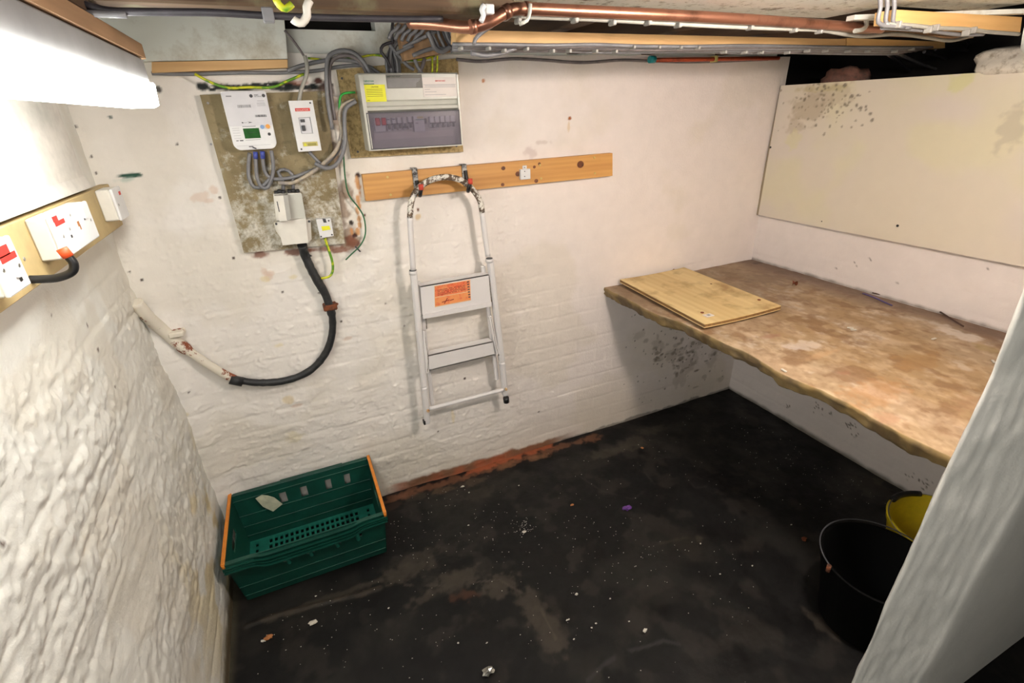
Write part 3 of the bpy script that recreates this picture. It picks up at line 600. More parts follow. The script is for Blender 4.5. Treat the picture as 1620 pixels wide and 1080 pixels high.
# isolator
YI = 1.94; P = Yp(YI, (456, 160), (494, 158), (509, 237), (473, 241)); xa2 = (P[0][0]+P[3][0])/2; xb2 = (P[1][0]+P[2][0])/2; zt2 = (P[0][2]+P[1][2])/2; zb2 = (P[2][2]+P[3][2])/2
iso = thing('isolator_switch', ((xa2+xb2)/2, 1.99, zb2), 'small white isolator box with red strip to the right of the meter', 'switch')
ix = lambda u: xa2+(xb2-xa2)*u
iz = lambda v: zt2-(zt2-zb2)*v
part('enclosure', MB().holed((xa2, YI, zb2), (xb2, YI, zb2), (xb2, YI, zt2), (xa2, YI, zt2), [(.27, .35, .77, .68)], (0, .012, 0)).box((xa2+.0005, YI+.012, zb2), (xb2-.0005, 1.992, zt2)), M['white_pl'], iso)
part('breaker', MB().box((ix(.28), YI+.004, iz(.64)), (ix(.75), YI+.02, iz(.33)), .001), M['meter_grey'], iso)
part('lever', MB().box((ix(.33), YI-.004, iz(.59)), (ix(.48), YI+.006, iz(.48)), .001), M['ink'], iso)
part('breaker_print', MB().box((ix(.33), YI+.003, iz(.42)), (ix(.52), YI+.006, iz(.36))), M['ink'], iso)
part('label', MB().box((ix(.20), YI-.0008, iz(.205)), (ix(.82), YI+.001, iz(.145))), M['red'], iso, 'red strip label'); text('print', 'ISOLATOR', (ix(.24), YI-.001, iz(.195)), .005, M['white_lab'], iso, .038)
part('label', MB().box((ix(.24), YI-.0008, iz(.90)), (ix(.88), YI+.001, iz(.81))), M['gold_lab'], iso, 'yellow warning label'); part('warning_triangle', MB().prism([(ix(.27), YI-.001, iz(.89)), (ix(.42), YI-.001, iz(.89)), (ix(.345), YI-.001, iz(.82))], (0, .0006, 0)), M['yellow_lab'], iso)
part('print', MB().box((ix(.45), YI-.0011, iz(.885)), (ix(.82), YI, iz(.87))).box((ix(.45), YI-.0011, iz(.86)), (ix(.82), YI, iz(.845))), M['ink_dark_y'], iso)
for u, v in ((.88, .05), (.14, .95)): part('screw', MB().disc((ix(u), YI+.001, iz(v)), (0, -1, 0), .003, .002, 10), M['ink'], iso)

# service head (cut-out)
YC = 1.93; co_ = thing('service_cutout', (.0, 1.99, 1.27), 'pale grey service fuse unit at the bottom of the cement board', 'fuse unit')
def q3(y, pts, yb, m, nm, parent, bev=None):
    f = Yp(y, *pts); return part(nm, MB().hexa(f, [(p[0], yb, p[2]) for p in f]), M[m], parent)
q3(1.955, [(432, 307), (476, 305), (484, 346), (437, 349)], 1.992, 'white_old', 'housing', co_)
q3(1.95, [(453, 308), (477, 306), (484, 345), (458, 346)], 1.956, 'cu_grey', 'side_cover', co_)
q3(1.915, [(434, 310), (448, 309), (454, 349), (442, 350)], 1.956, 'white_old', 'fuse_carrier', co_)
q3(1.916, [(448, 309), (455, 308), (461, 347), (454, 349)], 1.956, 'cu_shade', 'carrier_grip', co_)
f = Yp(1.945, (438, 351), (484, 345), (488, 384), (447, 388)); part('lower_shroud', MB().hexa(f, [(p[0], 1.992, p[2]) for p in f]), M['white_old'], co_)
q3(1.968, [(433, 353), (441, 352), (447, 380), (437, 366)], 1.992, 'white_old', 'lug', co_); q3(1.968, [(484, 347), (491, 346), (493, 378), (488, 384)], 1.992, 'white_old', 'lug', co_)
for q in ((437, 354), (489, 350)): part('screw', MB().disc(at('y', 1.968, *q), (0, -1, 0), .004, .003, 10), M['ink'], co_)
mb = MB()
for k, q in enumerate(((437, 304), (442, 302), (448, 303), (458, 302), (464, 301), (471, 302))):
    p = at('y', 1.962, *q); mb.box((p[0]-.007, p[1], p[2]-.006), (p[0]+.006, p[1]+.025, p[2]+.004), .002)
part('terminal_seals', mb, M['black'], co_)
p = at('y', 1.9145, 438, 321)
part('print', MB().box((p[0], 1.9142, p[2]-.03), (p[0]+.003, 1.916, p[2]+.005)), M['ink'], co_)

# earth terminal block
et = thing('earth_block', (.11, 1.99, 1.285), 'small white earth terminal block right of the service fuse unit', 'terminal block')
q3(1.965, [(500, 347), (523, 345), (528, 373), (507, 377)], 1.992, 'white_pl', 'housing', et)
q3(1.964, [(508, 358), (521, 357), (523, 363), (510, 365)], 1.966, 'yellow_lab', 'label', et)
q3(1.964, [(510, 346), (515, 346), (517, 352), (512, 352)], 1.966, 'ink', 'slot', et)
for q in ((520, 349), (508, 374), (525, 371)): part('screw', MB().disc(at('y', 1.965, *q), (0, -1, 0), .003, .002, 10), M['ink'], et)
def wire(name, pts, r, m, label, cat='cable', group=None, n=8, **k):
    return single(name, MB().tube(pts, r, n, **k), M[m], label, cat, group)
def px(y, *pts): return Yp(y, *pts)
wire('earth_wire', px(1.975, (514, 377), (520, 395), (526, 415), (526, 430), (520, 438), (508, 440)), .0048, 'gy', 'green and yellow wire looping below the earth terminal block')

# black supply cable and painted steel section
sc_ = thing('supply_cable', (.0, 2.0, .74), 'thick black supply cable curving down from the service fuse unit', 'cable')
def off(pts, ys): return [tuple(at('y', y, *p)) for p, y in zip(pts, ys)]
cp = off([(478, 387), (482, 402), (492, 425), (503, 445), (515, 466), (522, 487), (526, 505), (525, 530), (517, 555), (500, 578), (478, 593), (445, 603), (405, 605), (372, 600)], [1.968]+[1.985]*13)
part('sheath', MB().tube(cp, lambda t: .0165 if t < .34 else .0145, 12, jitter=.07), M['black_cable'], sc_)
part('tape_flap', MB().prism([tuple(at('y', 1.972, *q)) for q in ((480, 396), (494, 405), (484, 409))], (0, .006, 0)), M['black_cable'], sc_)
p = at('y', 1.97, 521, 487); part('saddle_clip', MB().box((p[0]-.022, 1.965, p[2]-.012), (p[0]+.03, 2.01, p[2]+.012), .004).tube([(p[0]+.018, 1.97, p[2]), (p[0]+.034, 1.97, p[2]+.014)], .005, 6, smooth=False), M['rust'], sc_)
cp = off([(374, 601), (352, 590), (325, 573), (300, 556), (278, 540), (262, 526), (247, 513), (232, 499), (215, 478)], [1.985]*6+[1.975, 1.95, 1.93])
part('painted_section', MB().tube(cp, lambda t: .016 if t < .45 else .022-.004*abs(t-.6), 12, jitter=.05), M['paintpipe'], sc_, 'white painted and rusting end of the cable')
p = at('y', 1.96, 277, 531); part('pipe_clip', MB().box((p[0]-.02, 1.955, p[2]-.008), (p[0]+.028, 2.005, p[2]+.012), .004), M['paintpipe'], sc_)
part('tape_end', MB().tube([tuple(at('y', 1.98, *q)) for q in ((364, 600), (384, 604))], .019, 10, smooth=False), M['black_cable'], sc_)

# meter tails
G_T = 'grey tails under the meter'; T_L = 'grey meter tail looping below the electricity meter'
for i, (pts, sl) in enumerate((([(395, 242), (393, 262), (394, 282), (402, 296), (414, 295), (424, 286), (432, 276)], 0), ([(404, 240), (405, 262), (407, 282), (414, 296), (424, 296), (430, 282)], 1), ([(415, 239), (417, 262), (422, 277), (436, 283), (460, 281), (482, 274), (510, 262), (532, 243), (543, 222)], 1), ([(429, 238), (432, 256), (432, 272), (428, 290)], 0))):
    c = off(pts, [1.965]+[1.972-.006*(i % 2)]*(len(pts)-1))
    t = thing('meter_tail', tuple(c[0]), T_L if i in (0, 1, 3) else 'long grey meter tail running right towards the consumer unit', 'cable', G_T if i in (0, 1, 3) else None)
    part('sheath', MB().tube(c, .0062, 8), M['grey_cable'], t)
    if sl: part('sleeve', MB().tube([c[0], tuple(np.array(c[0])*.5+np.array(c[1])*.5)][:2], .0075, 10, smooth=False), M['blue_s'], t, 'blue sleeve')
wire('meter_tail', px(1.975, (448, 300), (447, 285), (440, 272), (450, 268), (462, 276), (464, 300)), .006, 'grey_cable', 'short grey tail arching above the service fuse unit')
wire('meter_tail', px(1.955, (440, 289), (462, 289), (485, 278), (510, 260), (532, 237), (540, 210), (537, 185), (542, 167), (562, 157)), .0065, 'beige_cable', 'dusty beige tail from the fuse unit up to the consumer unit')
wire('meter_tail', px(1.937, (498, 258), (515, 266), (530, 262), (541, 246), (546, 222), (545, 195), (547, 172), (563, 160)), .007, 'grey_cable', 'grey tail curving from the isolator to the consumer unit side')
wire('meter_tail', px(1.965, (489, 240), (500, 252), (512, 262), (525, 266)), .006, 'grey_cable', 'short grey tail leaving the underside of the isolator')
wire('earth_wire', px(1.955, (562, 146), (548, 147), (539, 152), (537, 170), (538, 190)), .0038, 'bright_green', 'bright green wire leaving the left side of the consumer unit')
wire('earth_wire', px(1.99, (537, 192), (543, 240), (546, 280), (552, 308), (567, 328), (576, 345), (578, 370), (570, 388), (556, 402), (547, 411)), .0028, 'green_wire', 'thin dark green wire hanging down left of the pine plank')
single('cable_stub', MB().tube(px(1.99, (562, 390), (570, 398)), .003, 6, smooth=False), M['ink'], 'little dark wire stub crossing the thin green wire', 'cable')
wire('earth_wire', px(1.965, (308, 117), (335, 131), (362, 139), (392, 138), (430, 138), (455, 128), (481, 117)), .0042, 'gy', 'green and yellow earth wire sagging over the electricity meter')
wire('earth_wire', px(1.985, (487, 92), (498, 93), (520, 95), (560, 92), (590, 87), (612, 90), (645, 95), (668, 94), (688, 88)), .0035, 'gy', 'green and yellow earth wire running above the consumer unit')
wire('earth_wire', px(1.965, (684, 90), (684, 104), (684, 115)), .0036, 'gy', 'left of two short earth wires entering the consumer unit top'); wire('earth_wire', px(1.965, (692, 88), (692, 104), (691, 115)), .0036, 'gy', 'right of two short earth wires entering the consumer unit top')
wire('flex_cable', px(1.95, (482, 88), (486, 105), (484, 122), (477, 140), (473, 160)), .0062, 'pale_cable', 'pale flex dropping into the top of the isolator')
# long grey cables along the wall top
wire('wall_cable', px(1.985, (240, 116), (300, 117), (380, 115), (445, 115), (500, 112), (540, 105), (580, 104), (600, 116)), .0055, 'grey_cable', 'grey cable along the wall top beneath the short batten')
wire('wall_cable', px(1.975, (455, 112), (480, 103), (520, 95), (555, 96), (575, 102), (592, 117)), .0062, 'grey_cable', 'grey cable rising over the chipboard to the consumer unit')
wire('wall_cable', px(1.955, (526, 205), (520, 170), (517, 140), (517, 105), (521, 88), (540, 80), (560, 84), (575, 98), (586, 117)), .0068, 'grey_cable', 'grey cable looped in an arch left of the consumer unit')
wire('wall_cable', px(1.965, (530, 190), (524, 150), (521, 110), (530, 92), (552, 88), (570, 98), (580, 117)), .0058, 'dusty_cable', 'dusty cable nested inside the grey cable arch')
wire('wall_cable', px(1.99, (722, 94), (760, 97), (810, 93), (860, 95), (920, 99), (985, 95), (1040, 97), (1110, 98), (1215, 94)), .0055, 'dusty_cable', 'thin dusty cable sagging along the top of the back wall')
# black loop and bundle into the consumer unit
BG = 'grey cables dropping into the consumer unit'; BL = 'grey cable dropping from the ceiling into the consumer unit'
for i in range(7):
    x = 612+i*3.3; y = 1.96-.006*(i % 3)
    wire('bundle_cable', px(y, (632+i*4, 44+i*2), (624+i*2, 62), (617+i*1.2, 78), (x-1, 96), (x+1, 116)), .0048, 'dark_cable' if i % 3 == 1 else 'grey_cable', BL if i % 3 != 1 else 'black cable in the bundle dropping into the consumer unit', 'cable', BG if i % 3 != 1 else 'black cables dropping into the consumer unit')
wire('bundle_cable', px(1.93, (622, 31), (620, 50), (621, 70)), .005, 'dark_cable', 'short vertical dark cable beside the copper pipe end')
wire('bundle_cable', px(1.93, (622, 66), (606, 72), (603, 82), (612, 94), (618, 108)), .005, 'dark_cable', 'black cable bowed out left of the cable bundle')
wire('bundle_cable', px(1.94, (616, 70), (628, 85), (645, 104), (655, 110)), .0058, 'grey_cable', 'grey cable crossing the bundle diagonally')
# clipped rows on the noggin board
ng = Yp(1.90, (628, 36), (722, 44), (722, 80), (640, 96)); single('noggin', MB().hexa(ng, [(p[0], p[1]+.045, p[2]) for p in ng]), M['pine_y'], 'wooden noggin covered by rows of clipped grey cables', 'batten')
RG = 'grey cables clipped across the noggin'; RL = 'grey cable clipped in a diagonal row on the noggin'
for i in range(8):
    a = 632+i*10.0; b = 38+i*1.3
    wire('clipped_cable', px(1.885-.004*(i % 2), (a, b), (a-6, b+9), (a-13, b+14), (a-17, b+24)) if i < 5 else px(1.88, (a, b), (a+3, b+12), (a+9, b+24), (a+14, b+36)), .006, 'grey_cable', RL, 'cable', RG)
for i, (a, b) in enumerate(((640, 72), (652, 62), (664, 56), (676, 50))):
    wire('clipped_cable', px(1.878, (a-14, b+13), (a, b+6), (a+14, b)), .0055, 'grey_cable', RL, 'cable', RG)
wire('clipped_cable', px(1.88, (653, 88), (672, 80), (690, 76), (706, 78)), .0065, 'grey_cable', 'grey cable across the foot of the noggin')
wire('clipped_cable', px(1.87, (676, 50), (682, 62), (688, 76), (700, 82), (712, 74), (728, 72)), .008, 'grey_cable', 'thick grey cable bending off the noggin onto the long batten')
wire('clipped_cable', px(1.94, (655, 90), (660, 104), (668, 117)), .0065, 'grey_cable', 'grey cable from the noggin foot to the consumer unit')
wire('clipped_cable', px(1.94, (672, 92), (668, 106), (662, 117)), .0065, 'dusty_cable', 'dusty cable from the noggin foot to the consumer unit')
for i in range(4):
    wire('clipped_cable', px(1.86-.01*i, (700+i*4, 46), (703+i*4, 56), (708+i*4, 66), (716+i*4, 73)), .0055, 'grey_cable' if i % 2 else 'dark_cable', 'grey cable hanging at the batten end' if i % 2 else 'dark cable hanging at the batten end', 'cable', 'grey cables at the batten end' if i % 2 else 'dark cables at the batten end')
# cables beneath the long batten
CG = 'grey cables clipped under the long batten'; CLb = 'grey cable clipped beneath the long pine batten'
for i in range(7):
    yy = 1.398+.008*i; pts = []
    for k in range(11):
        u = k/10; pxx = 716+(1475-716)*u-(i*8 if k == 10 else 0); pyy = 70+i*1.6+5.5*u+random.uniform(-1.3, 1.3); pts.append(tuple(at('y', yy, pxx, pyy)))
    wire('ceiling_cable', pts, .0048, 'dusty_cable' if i % 2 else 'grey_cable', CLb, 'cable', CG, n=6, step=.03)
wire('ceiling_cable', px(1.42, (745, 84), (770, 88), (800, 82), (815, 76)), .0055, 'grey_cable', 'loose grey cable drooping under the left end of the long batten')
wire('ceiling_cable', px(1.35, (779, 40), (762, 52), (752, 62), (750, 71)), .005, 'grey_cable', 'grey cable crossing over the left end of the long batten')
CN = 'little white clips under the long batten'
for i in range(22):
    a = 735+i*34+random.uniform(-6, 6); p = at('y', 1.39, a, 72+i*.25+random.choice((0, 4, 7)))
    single('cable_clip', MB().box((p[0]-.004, p[1]-.003, p[2]-.005), (p[0]+.004, p[1]+.02, p[2]+.004), .0015), M['clip_grey'], 'small pale plastic clip holding cables under the long batten', 'clip', CN)
# copper pipes
cpp = thing('copper_pipe', (1.2, 1.15, 1.86), 'large copper pipe bending up and running right under the ceiling', 'pipe')
c = off([(648, 36), (690, 38), (735, 43), (752, 42), (775, 34), (795, 22), (812, 15), (835, 14), (900, 17), (1100, 26), (1250, 35), (1395, 46)], [1.3, 1.25, 1.18, 1.16]+[1.15]*8)
part('tube', MB().tube(c, .0125, 16), M['copper'], cpp)
for q0, q1 in (((797, 21), (806, 16)), ((744, 43), (752, 42)), ((830, 14), (836, 14))): part('solder_joint', MB().tube([tuple(at('y', 1.15, *q0)), tuple(at('y', 1.15, *q1))], .0142, 16, smooth=False), M['copper'], cpp)
wp = [(768, 7), (765, 18), (762, 33)]
def clipm(q, w, h_, y=1.13, m='white_old'):
    p = at('y', y, *q); return MB().box((p[0]-w/2, p[1], p[2]-h_/2), (p[0]+w/2, p[1]+.04, p[2]+h_/2), .003)
c1 = MB().tube(px(1.125, (766, 8), (762, 16), (765, 24), (761, 34)), .0055, 8); p = at('y', 1.13, 774, 13); c1.box((p[0]-.008, 1.13, p[2]-.01), (p[0]+.012, 1.15, p[2]+.008), .002)
part('pipe_clip', c1, M['white_pl'], cpp, 'white hooked pipe clip'); 
c1 = MB().tube(px(1.125, (1370, 30), (1371, 40), (1364, 47), (1352, 49)), .006, 8); p = at('y', 1.135, 1361, 30); c1.box((p[0]-.008, 1.13, p[2]-.004), (p[0]+.008, 1.15, p[2]+.004), .002); part('pipe_clip', c1, M['cu_grey'], cpp, 'white hooked pipe clip')
c1 = MB().tube(px(1.12, (839, 6), (838, 20), (834, 32), (822, 38)), .004, 8); part('pipe_clip', c1, M['cu_grey'], cpp)
wire('ceiling_cable', px(1.17, (800, 22), (830, 26), (880, 28), (950, 31), (1040, 36), (1130, 41), (1200, 44), (1260, 46), (1300, 48), (1360, 57), (1420, 54), (1470, 60), (1505, 64), (1540, 56)), .0055, 'pale_cable', 'pale cable clipped beneath the large copper pipe')
for i, q in enumerate(((912, 31), (972, 35), (1028, 35), (1076, 39), (1190, 43), (1260, 47), (1300, 49), (822, 32), (802, 27))):
    p = at('y', 1.155, *q); single('cable_clip', MB().box((p[0]-.005, p[1]-.004, p[2]-.006), (p[0]+.005, p[1]+.02, p[2]+.005), .002), M['clip_grey'], 'small pale clip on the cable beneath the copper pipe', 'clip', 'clips beneath the copper pipe')
cp2 = thing('copper_pipe', (1.7, 1.9, 1.88), 'thin red copper pipe along the back wall top with teal end cap', 'pipe')
part('tube', MB().tube([tuple(at('y', 1.93, 1030, 95)), tuple(at('y', 1.93, 1232, 92))], .0085, 12, smooth=False), M['copper_red'], cp2)
p = at('y', 1.93, 1032, 94); part('cap', MB().tube([(p[0]-.015, p[1], p[2]), (p[0]+.012, p[1], p[2])], .014, 12, smooth=False), M['teal'], cp2, 'teal cap')
p = at('y', 1.92, 1133, 93); part('clip', MB().box((p[0]-.005, p[1]-.005, p[2]-.012), (p[0]+.005, p[1]+.03, p[2]+.012)), M['gold_lab'], cp2)
# cables along the front joist, top left
wire('joist_cable', px(1.19, (110, 0), (150, 12), (180, 18), (260, 19), (340, 20), (430, 25), (520, 28), (620, 30), (700, 30)), .0062, 'dark_cable', 'black cable running along the front joist')
wire('joist_cable', px(1.185, (78, 20), (110, 20), (160, 22), (200, 24)), .0055, 'grey_cable', 'short grey conduit end at the top left of the joist')
wire('joist_cable', px(1.12, (490, 0), (485, 12), (486, 24), (478, 36), (468, 34), (463, 30)), .007, 'white_old', 'white cable hooking down from the front joist')
wire('joist_cable', px(1.1, (435, -4), (442, 8), (452, 14), (462, 6)), .006, 'gy', 'scrap of green and yellow wire hanging over the front joist')
part('cable_clip', MB().box(*[tuple(v) for v in (np.array(at('y', 1.185, 424, 23))-[.01, .004, .012], np.array(at('y', 1.185, 424, 23))+[.01, .02, .012])], .002), M['grey_cable'], bpy.data.objects['joist_cable'])
wire('wall_cable', px(1.95, (450, 48), (462, 62), (474, 78), (486, 97)), .0035, 'dusty_cable', 'thin dusty cable slanting down beside the plaster boxing')
# right-hand cables
for i in range(3):
    wire('riser_cable', px(.985, (1392+i*11, -6), (1393+i*11, 12), (1389+i*12, 30), (1394+i*11, 39), (1420+i*10, 42+i)), .0052, 'grey_cable', ['leftmost','middle','rightmost'][i]+' grey cable dropping beside the bright pine batten')
wire('ceiling_cable', px(.985, (1400, 38), (1440, 40), (1480, 44), (1530, 46), (1560, 50), (1612, 54)), .0052, 'pale_cable', 'pale cable clipped below the bright pine batten')
wire('ceiling_cable', px(1.0, (1395, 44), (1430, 46), (1470, 49), (1520, 55), (1556, 54)), .005, 'grey_cable', 'grey cable lying below the pale cable at top right')
for i, q in enumerate(((1426, 38), (1486, 43), (1545, 47), (1475, 46), (1535, 51))):
    p = at('y', .97, *q); single('cable_clip', MB().box((p[0]-.004, p[1], p[2]-.008), (p[0]+.004, p[1]+.02, p[2]+.008), .0015), M['clip_grey'], 'small pale clip below the bright pine batten', 'clip', 'clips below the bright pine batten')
for i, pts in enumerate(([(1420, 84), (1445, 96), (1465, 104), (1490, 112)], [(1405, 86), (1422, 98), (1440, 112)], [(1412, 84), (1440, 96)], [(1462, 82), (1490, 90), (1505, 96)], [(1505, 62), (1532, 66), (1520, 84), (1508, 100)], [(1480, 78), (1530, 80), (1545, 88)])):
    ys_ = np.linspace(1.45, 1.75, len(pts)); wire('void_cable', off(pts, ys_), .006, 'grey_cable' if i == 0 else 'dark_cable', ['pale grey cable trailing into the dark void over the right wall', 'dark cable left of the pale one in the void', 'short dark cable stub in the void', 'short cable pointing right in the void', 'dark cable hanging from the ceiling in the void', 'thin horizontal cable in the dark void'][i])

# ------------------------------------------------------------------ consumer unit
cb = Yp(1.996, (533, 110), (724, 92), (733, 240), (556, 250)); cbo = single('consumer_board', MB().hexa(cb, [(p[0], 2.02, p[2]) for p in cb]), M['chip'], 'chipboard sheet behind the consumer unit', 'board')
for q in ((566, 240), (722, 231), (541, 124)): part('screw', MB().disc(at('y', 1.996, *q), (0, -1, 0), .004, .002, 10), M['ink'], cbo)
YF = 1.905
A = at('y', YF, 567, 116); B = at('y', YF, 724, 114); Cc = at('y', YF, 733, 231); Dd = at('y', YF, 584, 238)
ux0, ux1, uz1, uz0 = (A[0]+Dd[0])/2, (B[0]+Cc[0])/2, (A[2]+B[2])/2, (Cc[2]+Dd[2])/2
cu = thing('consumer_unit', ((ux0+ux1)/2, 1.99, uz0), 'grey consumer unit with smoked breaker window and stickers on chipboard', 'fuse box')
H = uz1-uz0; W = ux1-ux0; cx = lambda u: ux0+W*u
cz = lambda v: uz1-H*v
prof = [(1.9945, uz0), (YF+.035, uz0), (YF+.035, cz(.50)), (YF+.004, cz(.47)), (YF+.006, cz(.43)), (YF+.016, cz(.41)), (YF+.012, cz(.36)), (YF+.006, cz(.34)), (YF+.004, uz1-.004), (YF+.009, uz1), (1.9945, uz1)]
part('body', MB().prism([(ux0+.006, y, z) for y, z in prof], (W-.012, 0, 0)), M['cu_grey'], cu)
sp_ = [(1.9945, uz0), (YF+.004, uz0), (YF, uz0+.006), (YF, uz1-.006), (YF+.008, uz1), (1.9945, uz1)]
part('end_cap', MB().prism([(ux0, y, z) for y, z in sp_], (.013, 0, 0)), M['cu_grey'], cu); part('end_cap', MB().prism([(ux1-.007, y, z) for y, z in sp_], (.007, 0, 0)), M['cu_grey'], cu)
part('bottom_lip', MB().box((ux0+.006, YF+.001, uz0), (ux1-.006, YF+.04, uz0+.005)), M['cu_grey'], cu)
part('window', MB().box((cx(.025), YF+.001, uz0+.006), (cx(.98), YF+.004, cz(.50)), .0015), M['smoked'], cu, 'smoked transparent window')
mb = MB(); ya, yb2 = YF-.0005, YF+.003
mb.box((cx(.02), ya, cz(.51)), (cx(.985), yb2, cz(.495))).box((cx(.02), ya, uz0+.004), (cx(.985), yb2, uz0+.007)).box((cx(.02), ya, uz0+.004), (cx(.028), yb2, cz(.495))).box((cx(.978), ya, uz0+.004), (cx(.985), yb2, cz(.495)))
part('window_edge', mb, M['ink'], cu)
part('label_rail', MB().box((cx(.08), YF+.028, cz(.86)), (cx(.93), YF+.034, cz(.77))), M['white_lab'], cu)
def brk(a, b, t, bt, m='white_pl'):
    P0 = at('y', YF+.012, a, t); P1 = at('y', YF+.012, b, bt); return part('breaker', MB().box((P0[0], YF+.012, P1[2]), (P1[0]-.001, YF+.036, P0[2]), .001), M[m], cu), P0, P1
b0, P0, P1 = brk(591, 611, 186, 208)
for k in range(2): part('toggle', MB().box((P0[0]+.003+k*.021, YF+.004, P1[2]+.020), (P0[0]+.020+k*.021, YF+.014, P0[2]-.001), .002), M['red_dark'], b0, 'red main switch toggle')
for k in range(5):
    b, P0, P1 = brk(611.5+k*8.4, 619.5+k*8.4, 187-k*.6, 207-k*.8); xm = (P0[0]+P1[0])/2
    dn = k == 3; part('toggle', MB().box((xm-.0085, YF+.005, P0[2]-(.034 if dn else .022)), (xm+.0075, YF+.013, P0[2]-(.030 if dn else .018))).box((xm-.004, YF+.004, P0[2]-.036), (xm+.003, YF+.013, P0[2]-.02)), M['ink'], b)
    if k < 2: part('print', MB().box((xm-.005, YF+.0115, P0[2]-.006), (xm+.004, YF+.013, P0[2]-.003)), M['ink'], b)
b, P0, P1 = brk(653.5, 673, 184, 208, 'meter_grey'); part('sticker', MB().box((P0[0]+.014, YF+.0112, P0[2]-.008), (P0[0]+.036, YF+.0125, P0[2]-.001)), M['gold_lab'], b); part('sticker', MB().box((P0[0]+.006, YF+.0112, P0[2]-.013), (P0[0]+.038, YF+.0125, P0[2]-.010)), M['green_ink'], b); part('print', MB().box((P0[0]+.006, YF+.0112, P0[2]-.024), (P0[0]+.016, YF+.0125, P0[2]-.021)), M['ink'], b)
part('toggle', MB().box((P1[0]+.001, YF+.006, P0[2]-.026), (P1[0]+.007, YF+.014, P0[2]-.008)), M['ink'], b)
for k in range(5):
    b, P0, P1 = brk(680+k*8.2, 688+k*8.2, 184.5-k*.4, 201-k*.5); xm = (P0[0]+P1[0])/2
    part('toggle', MB().box((xm-.0088, YF+.005, P0[2]-.024), (xm+.0078, YF+.013, P0[2]-.020)).box((xm-.004, YF+.004, P0[2]-.037), (xm+.003, YF+.013, P0[2]-.02)), M['ink'], b)
YL = YF+.0035
def lab(a, b, c, d, m, label): # pixel rect by two corners
    P0 = at('y', YL, a, b); P1 = at('y', YL, c, d); return part('sticker', MB().box((P0[0], YL-.0002, P1[2]), (P1[0], YL+.004, P0[2])), M[m], cu, label), P0, P1
_, P0, P1 = lab(575, 134, 612, 160.5, 'yellow_lab', 'yellow caution sticker'); w_ = P1[0]-P0[0]; h_ = P0[2]-P1[2]
text('print', 'CAUTION', (P0[0]+w_*.33, YL-.0006, P0[2]-h_*.17), .004, M['ink_dark_y'], cu, w_*.34); mb = MB()
for v in (.26, .36, .46, .56, .66): mb.box((P0[0]+w_*.1, YL-.0006, P0[2]-h_*(v+.025)), (P0[0]+w_*.85, YL, P0[2]-h_*v))
mb.box((P0[0]+w_*.08, YL-.0006, P0[2]-h_*.92), (P0[0]+w_*.2, YL, P0[2]-h_*.89)); part('print', mb, M['ink_dark_y'], cu)
_, P0, P1 = lab(610, 118, 669, 139, 'grey_lab', 'dark grey notice'); w_ = P1[0]-P0[0]; h_ = P0[2]-P1[2]; text('print', 'IMPORTANT', (P0[0]+w_*.02, YL-.0006, P0[2]-h_*.2), .0045, M['dgreen_ink'], cu, w_*.38); mb = MB()
for v in range(7): mb.box((P0[0]+w_*.03, YL-.0006, P0[2]-h_*(.34+v*.093)), (P0[0]+w_*random.uniform(.8, .97), YL, P0[2]-h_*(.31+v*.093)))
part('print', mb, M['ink_soft'], cu)
_, P0, P1 = lab(667.5, 122.5, 727, 152, 'white_lab', 'white notice'); w_ = P1[0]-P0[0]; h_ = P0[2]-P1[2]; text('print', 'IMPORTANT', (P0[0]+w_*.35, YL-.0006, P0[2]-h_*.22), .0045, M['red'], cu, w_*.28); mb = MB()
for v, a, b in ((.36, .02, .92), (.42, .05, .9), (.49, .04, .9), (.60, .04, .19), (.73, .04, .36), (.88, .04, .62)): mb.box((P0[0]+w_*a, YL-.0006, P0[2]-h_*(v+.02)), (P0[0]+w_*b, YL, P0[2]-h_*v))
part('print', mb, M['ink_soft'], cu)
P0 = at('y', YL, 570, 129); text('print', 'Crabtree', (P0[0], YL-.0006, P0[2]-.001), .0055, M['green_ink'], cu, .044); P0 = at('y', YL, 571, 133); text('print', 'STARBREAKER', (P0[0], YL-.0006, P0[2]-.002), .0035, M['green_ink'], cu, .044)

# ------------------------------------------------------------------ pine plank with hooks
pk = Yp(1.985, (573, 276), (969, 242), (969, 278), (579, 318)); plank = single('hook_plank', MB().hexa(pk, [(p[0], 2.012, p[2]) for p in pk]), M['pine'], 'varnished pine plank on the back wall with hooks and screws', 'plank')
for q in ((613, 280), (618, 308), (940, 249), (941, 274), (854, 261), (856, 282)): part('screw', MB().disc(at('y', 1.985, *q), (0, -1, 0), .0045, .0025, 12), M['brass'], plank)
for q, r in (((918, 260), .015), ((819, 275), .010), ((796, 266), .008), ((795, 292), .007), ((848, 286), .008), ((853, 259), .006), ((845, 264), .006)):
    P = at('y', 1.9865, *q); part('knot', MB().add([(P[0]+r*math.cos(a)*1.15, 1.9845, P[2]+r*math.sin(a)) for a in np.linspace(0, 6.283, 15)[:-1]]+[(P[0]+r*math.cos(a)*1.15, 1.9865, P[2]+r*math.sin(a)) for a in np.linspace(0, 6.283, 15)[:-1]], [tuple(range(14))]+[(i, (i+1) % 14, 14+(i+1) % 14, 14+i) for i in range(14)]), M['knot'] if 'knot' in M else M.setdefault('knot', plain('pine_knot', (112, 62, 34), .5, var=.3, sc=60)), plank)
ct = thing('cabinet_catch', tuple(at('y', 1.985, 830, 282)), 'small white cabinet catch screwed to the pine plank', 'catch'); 
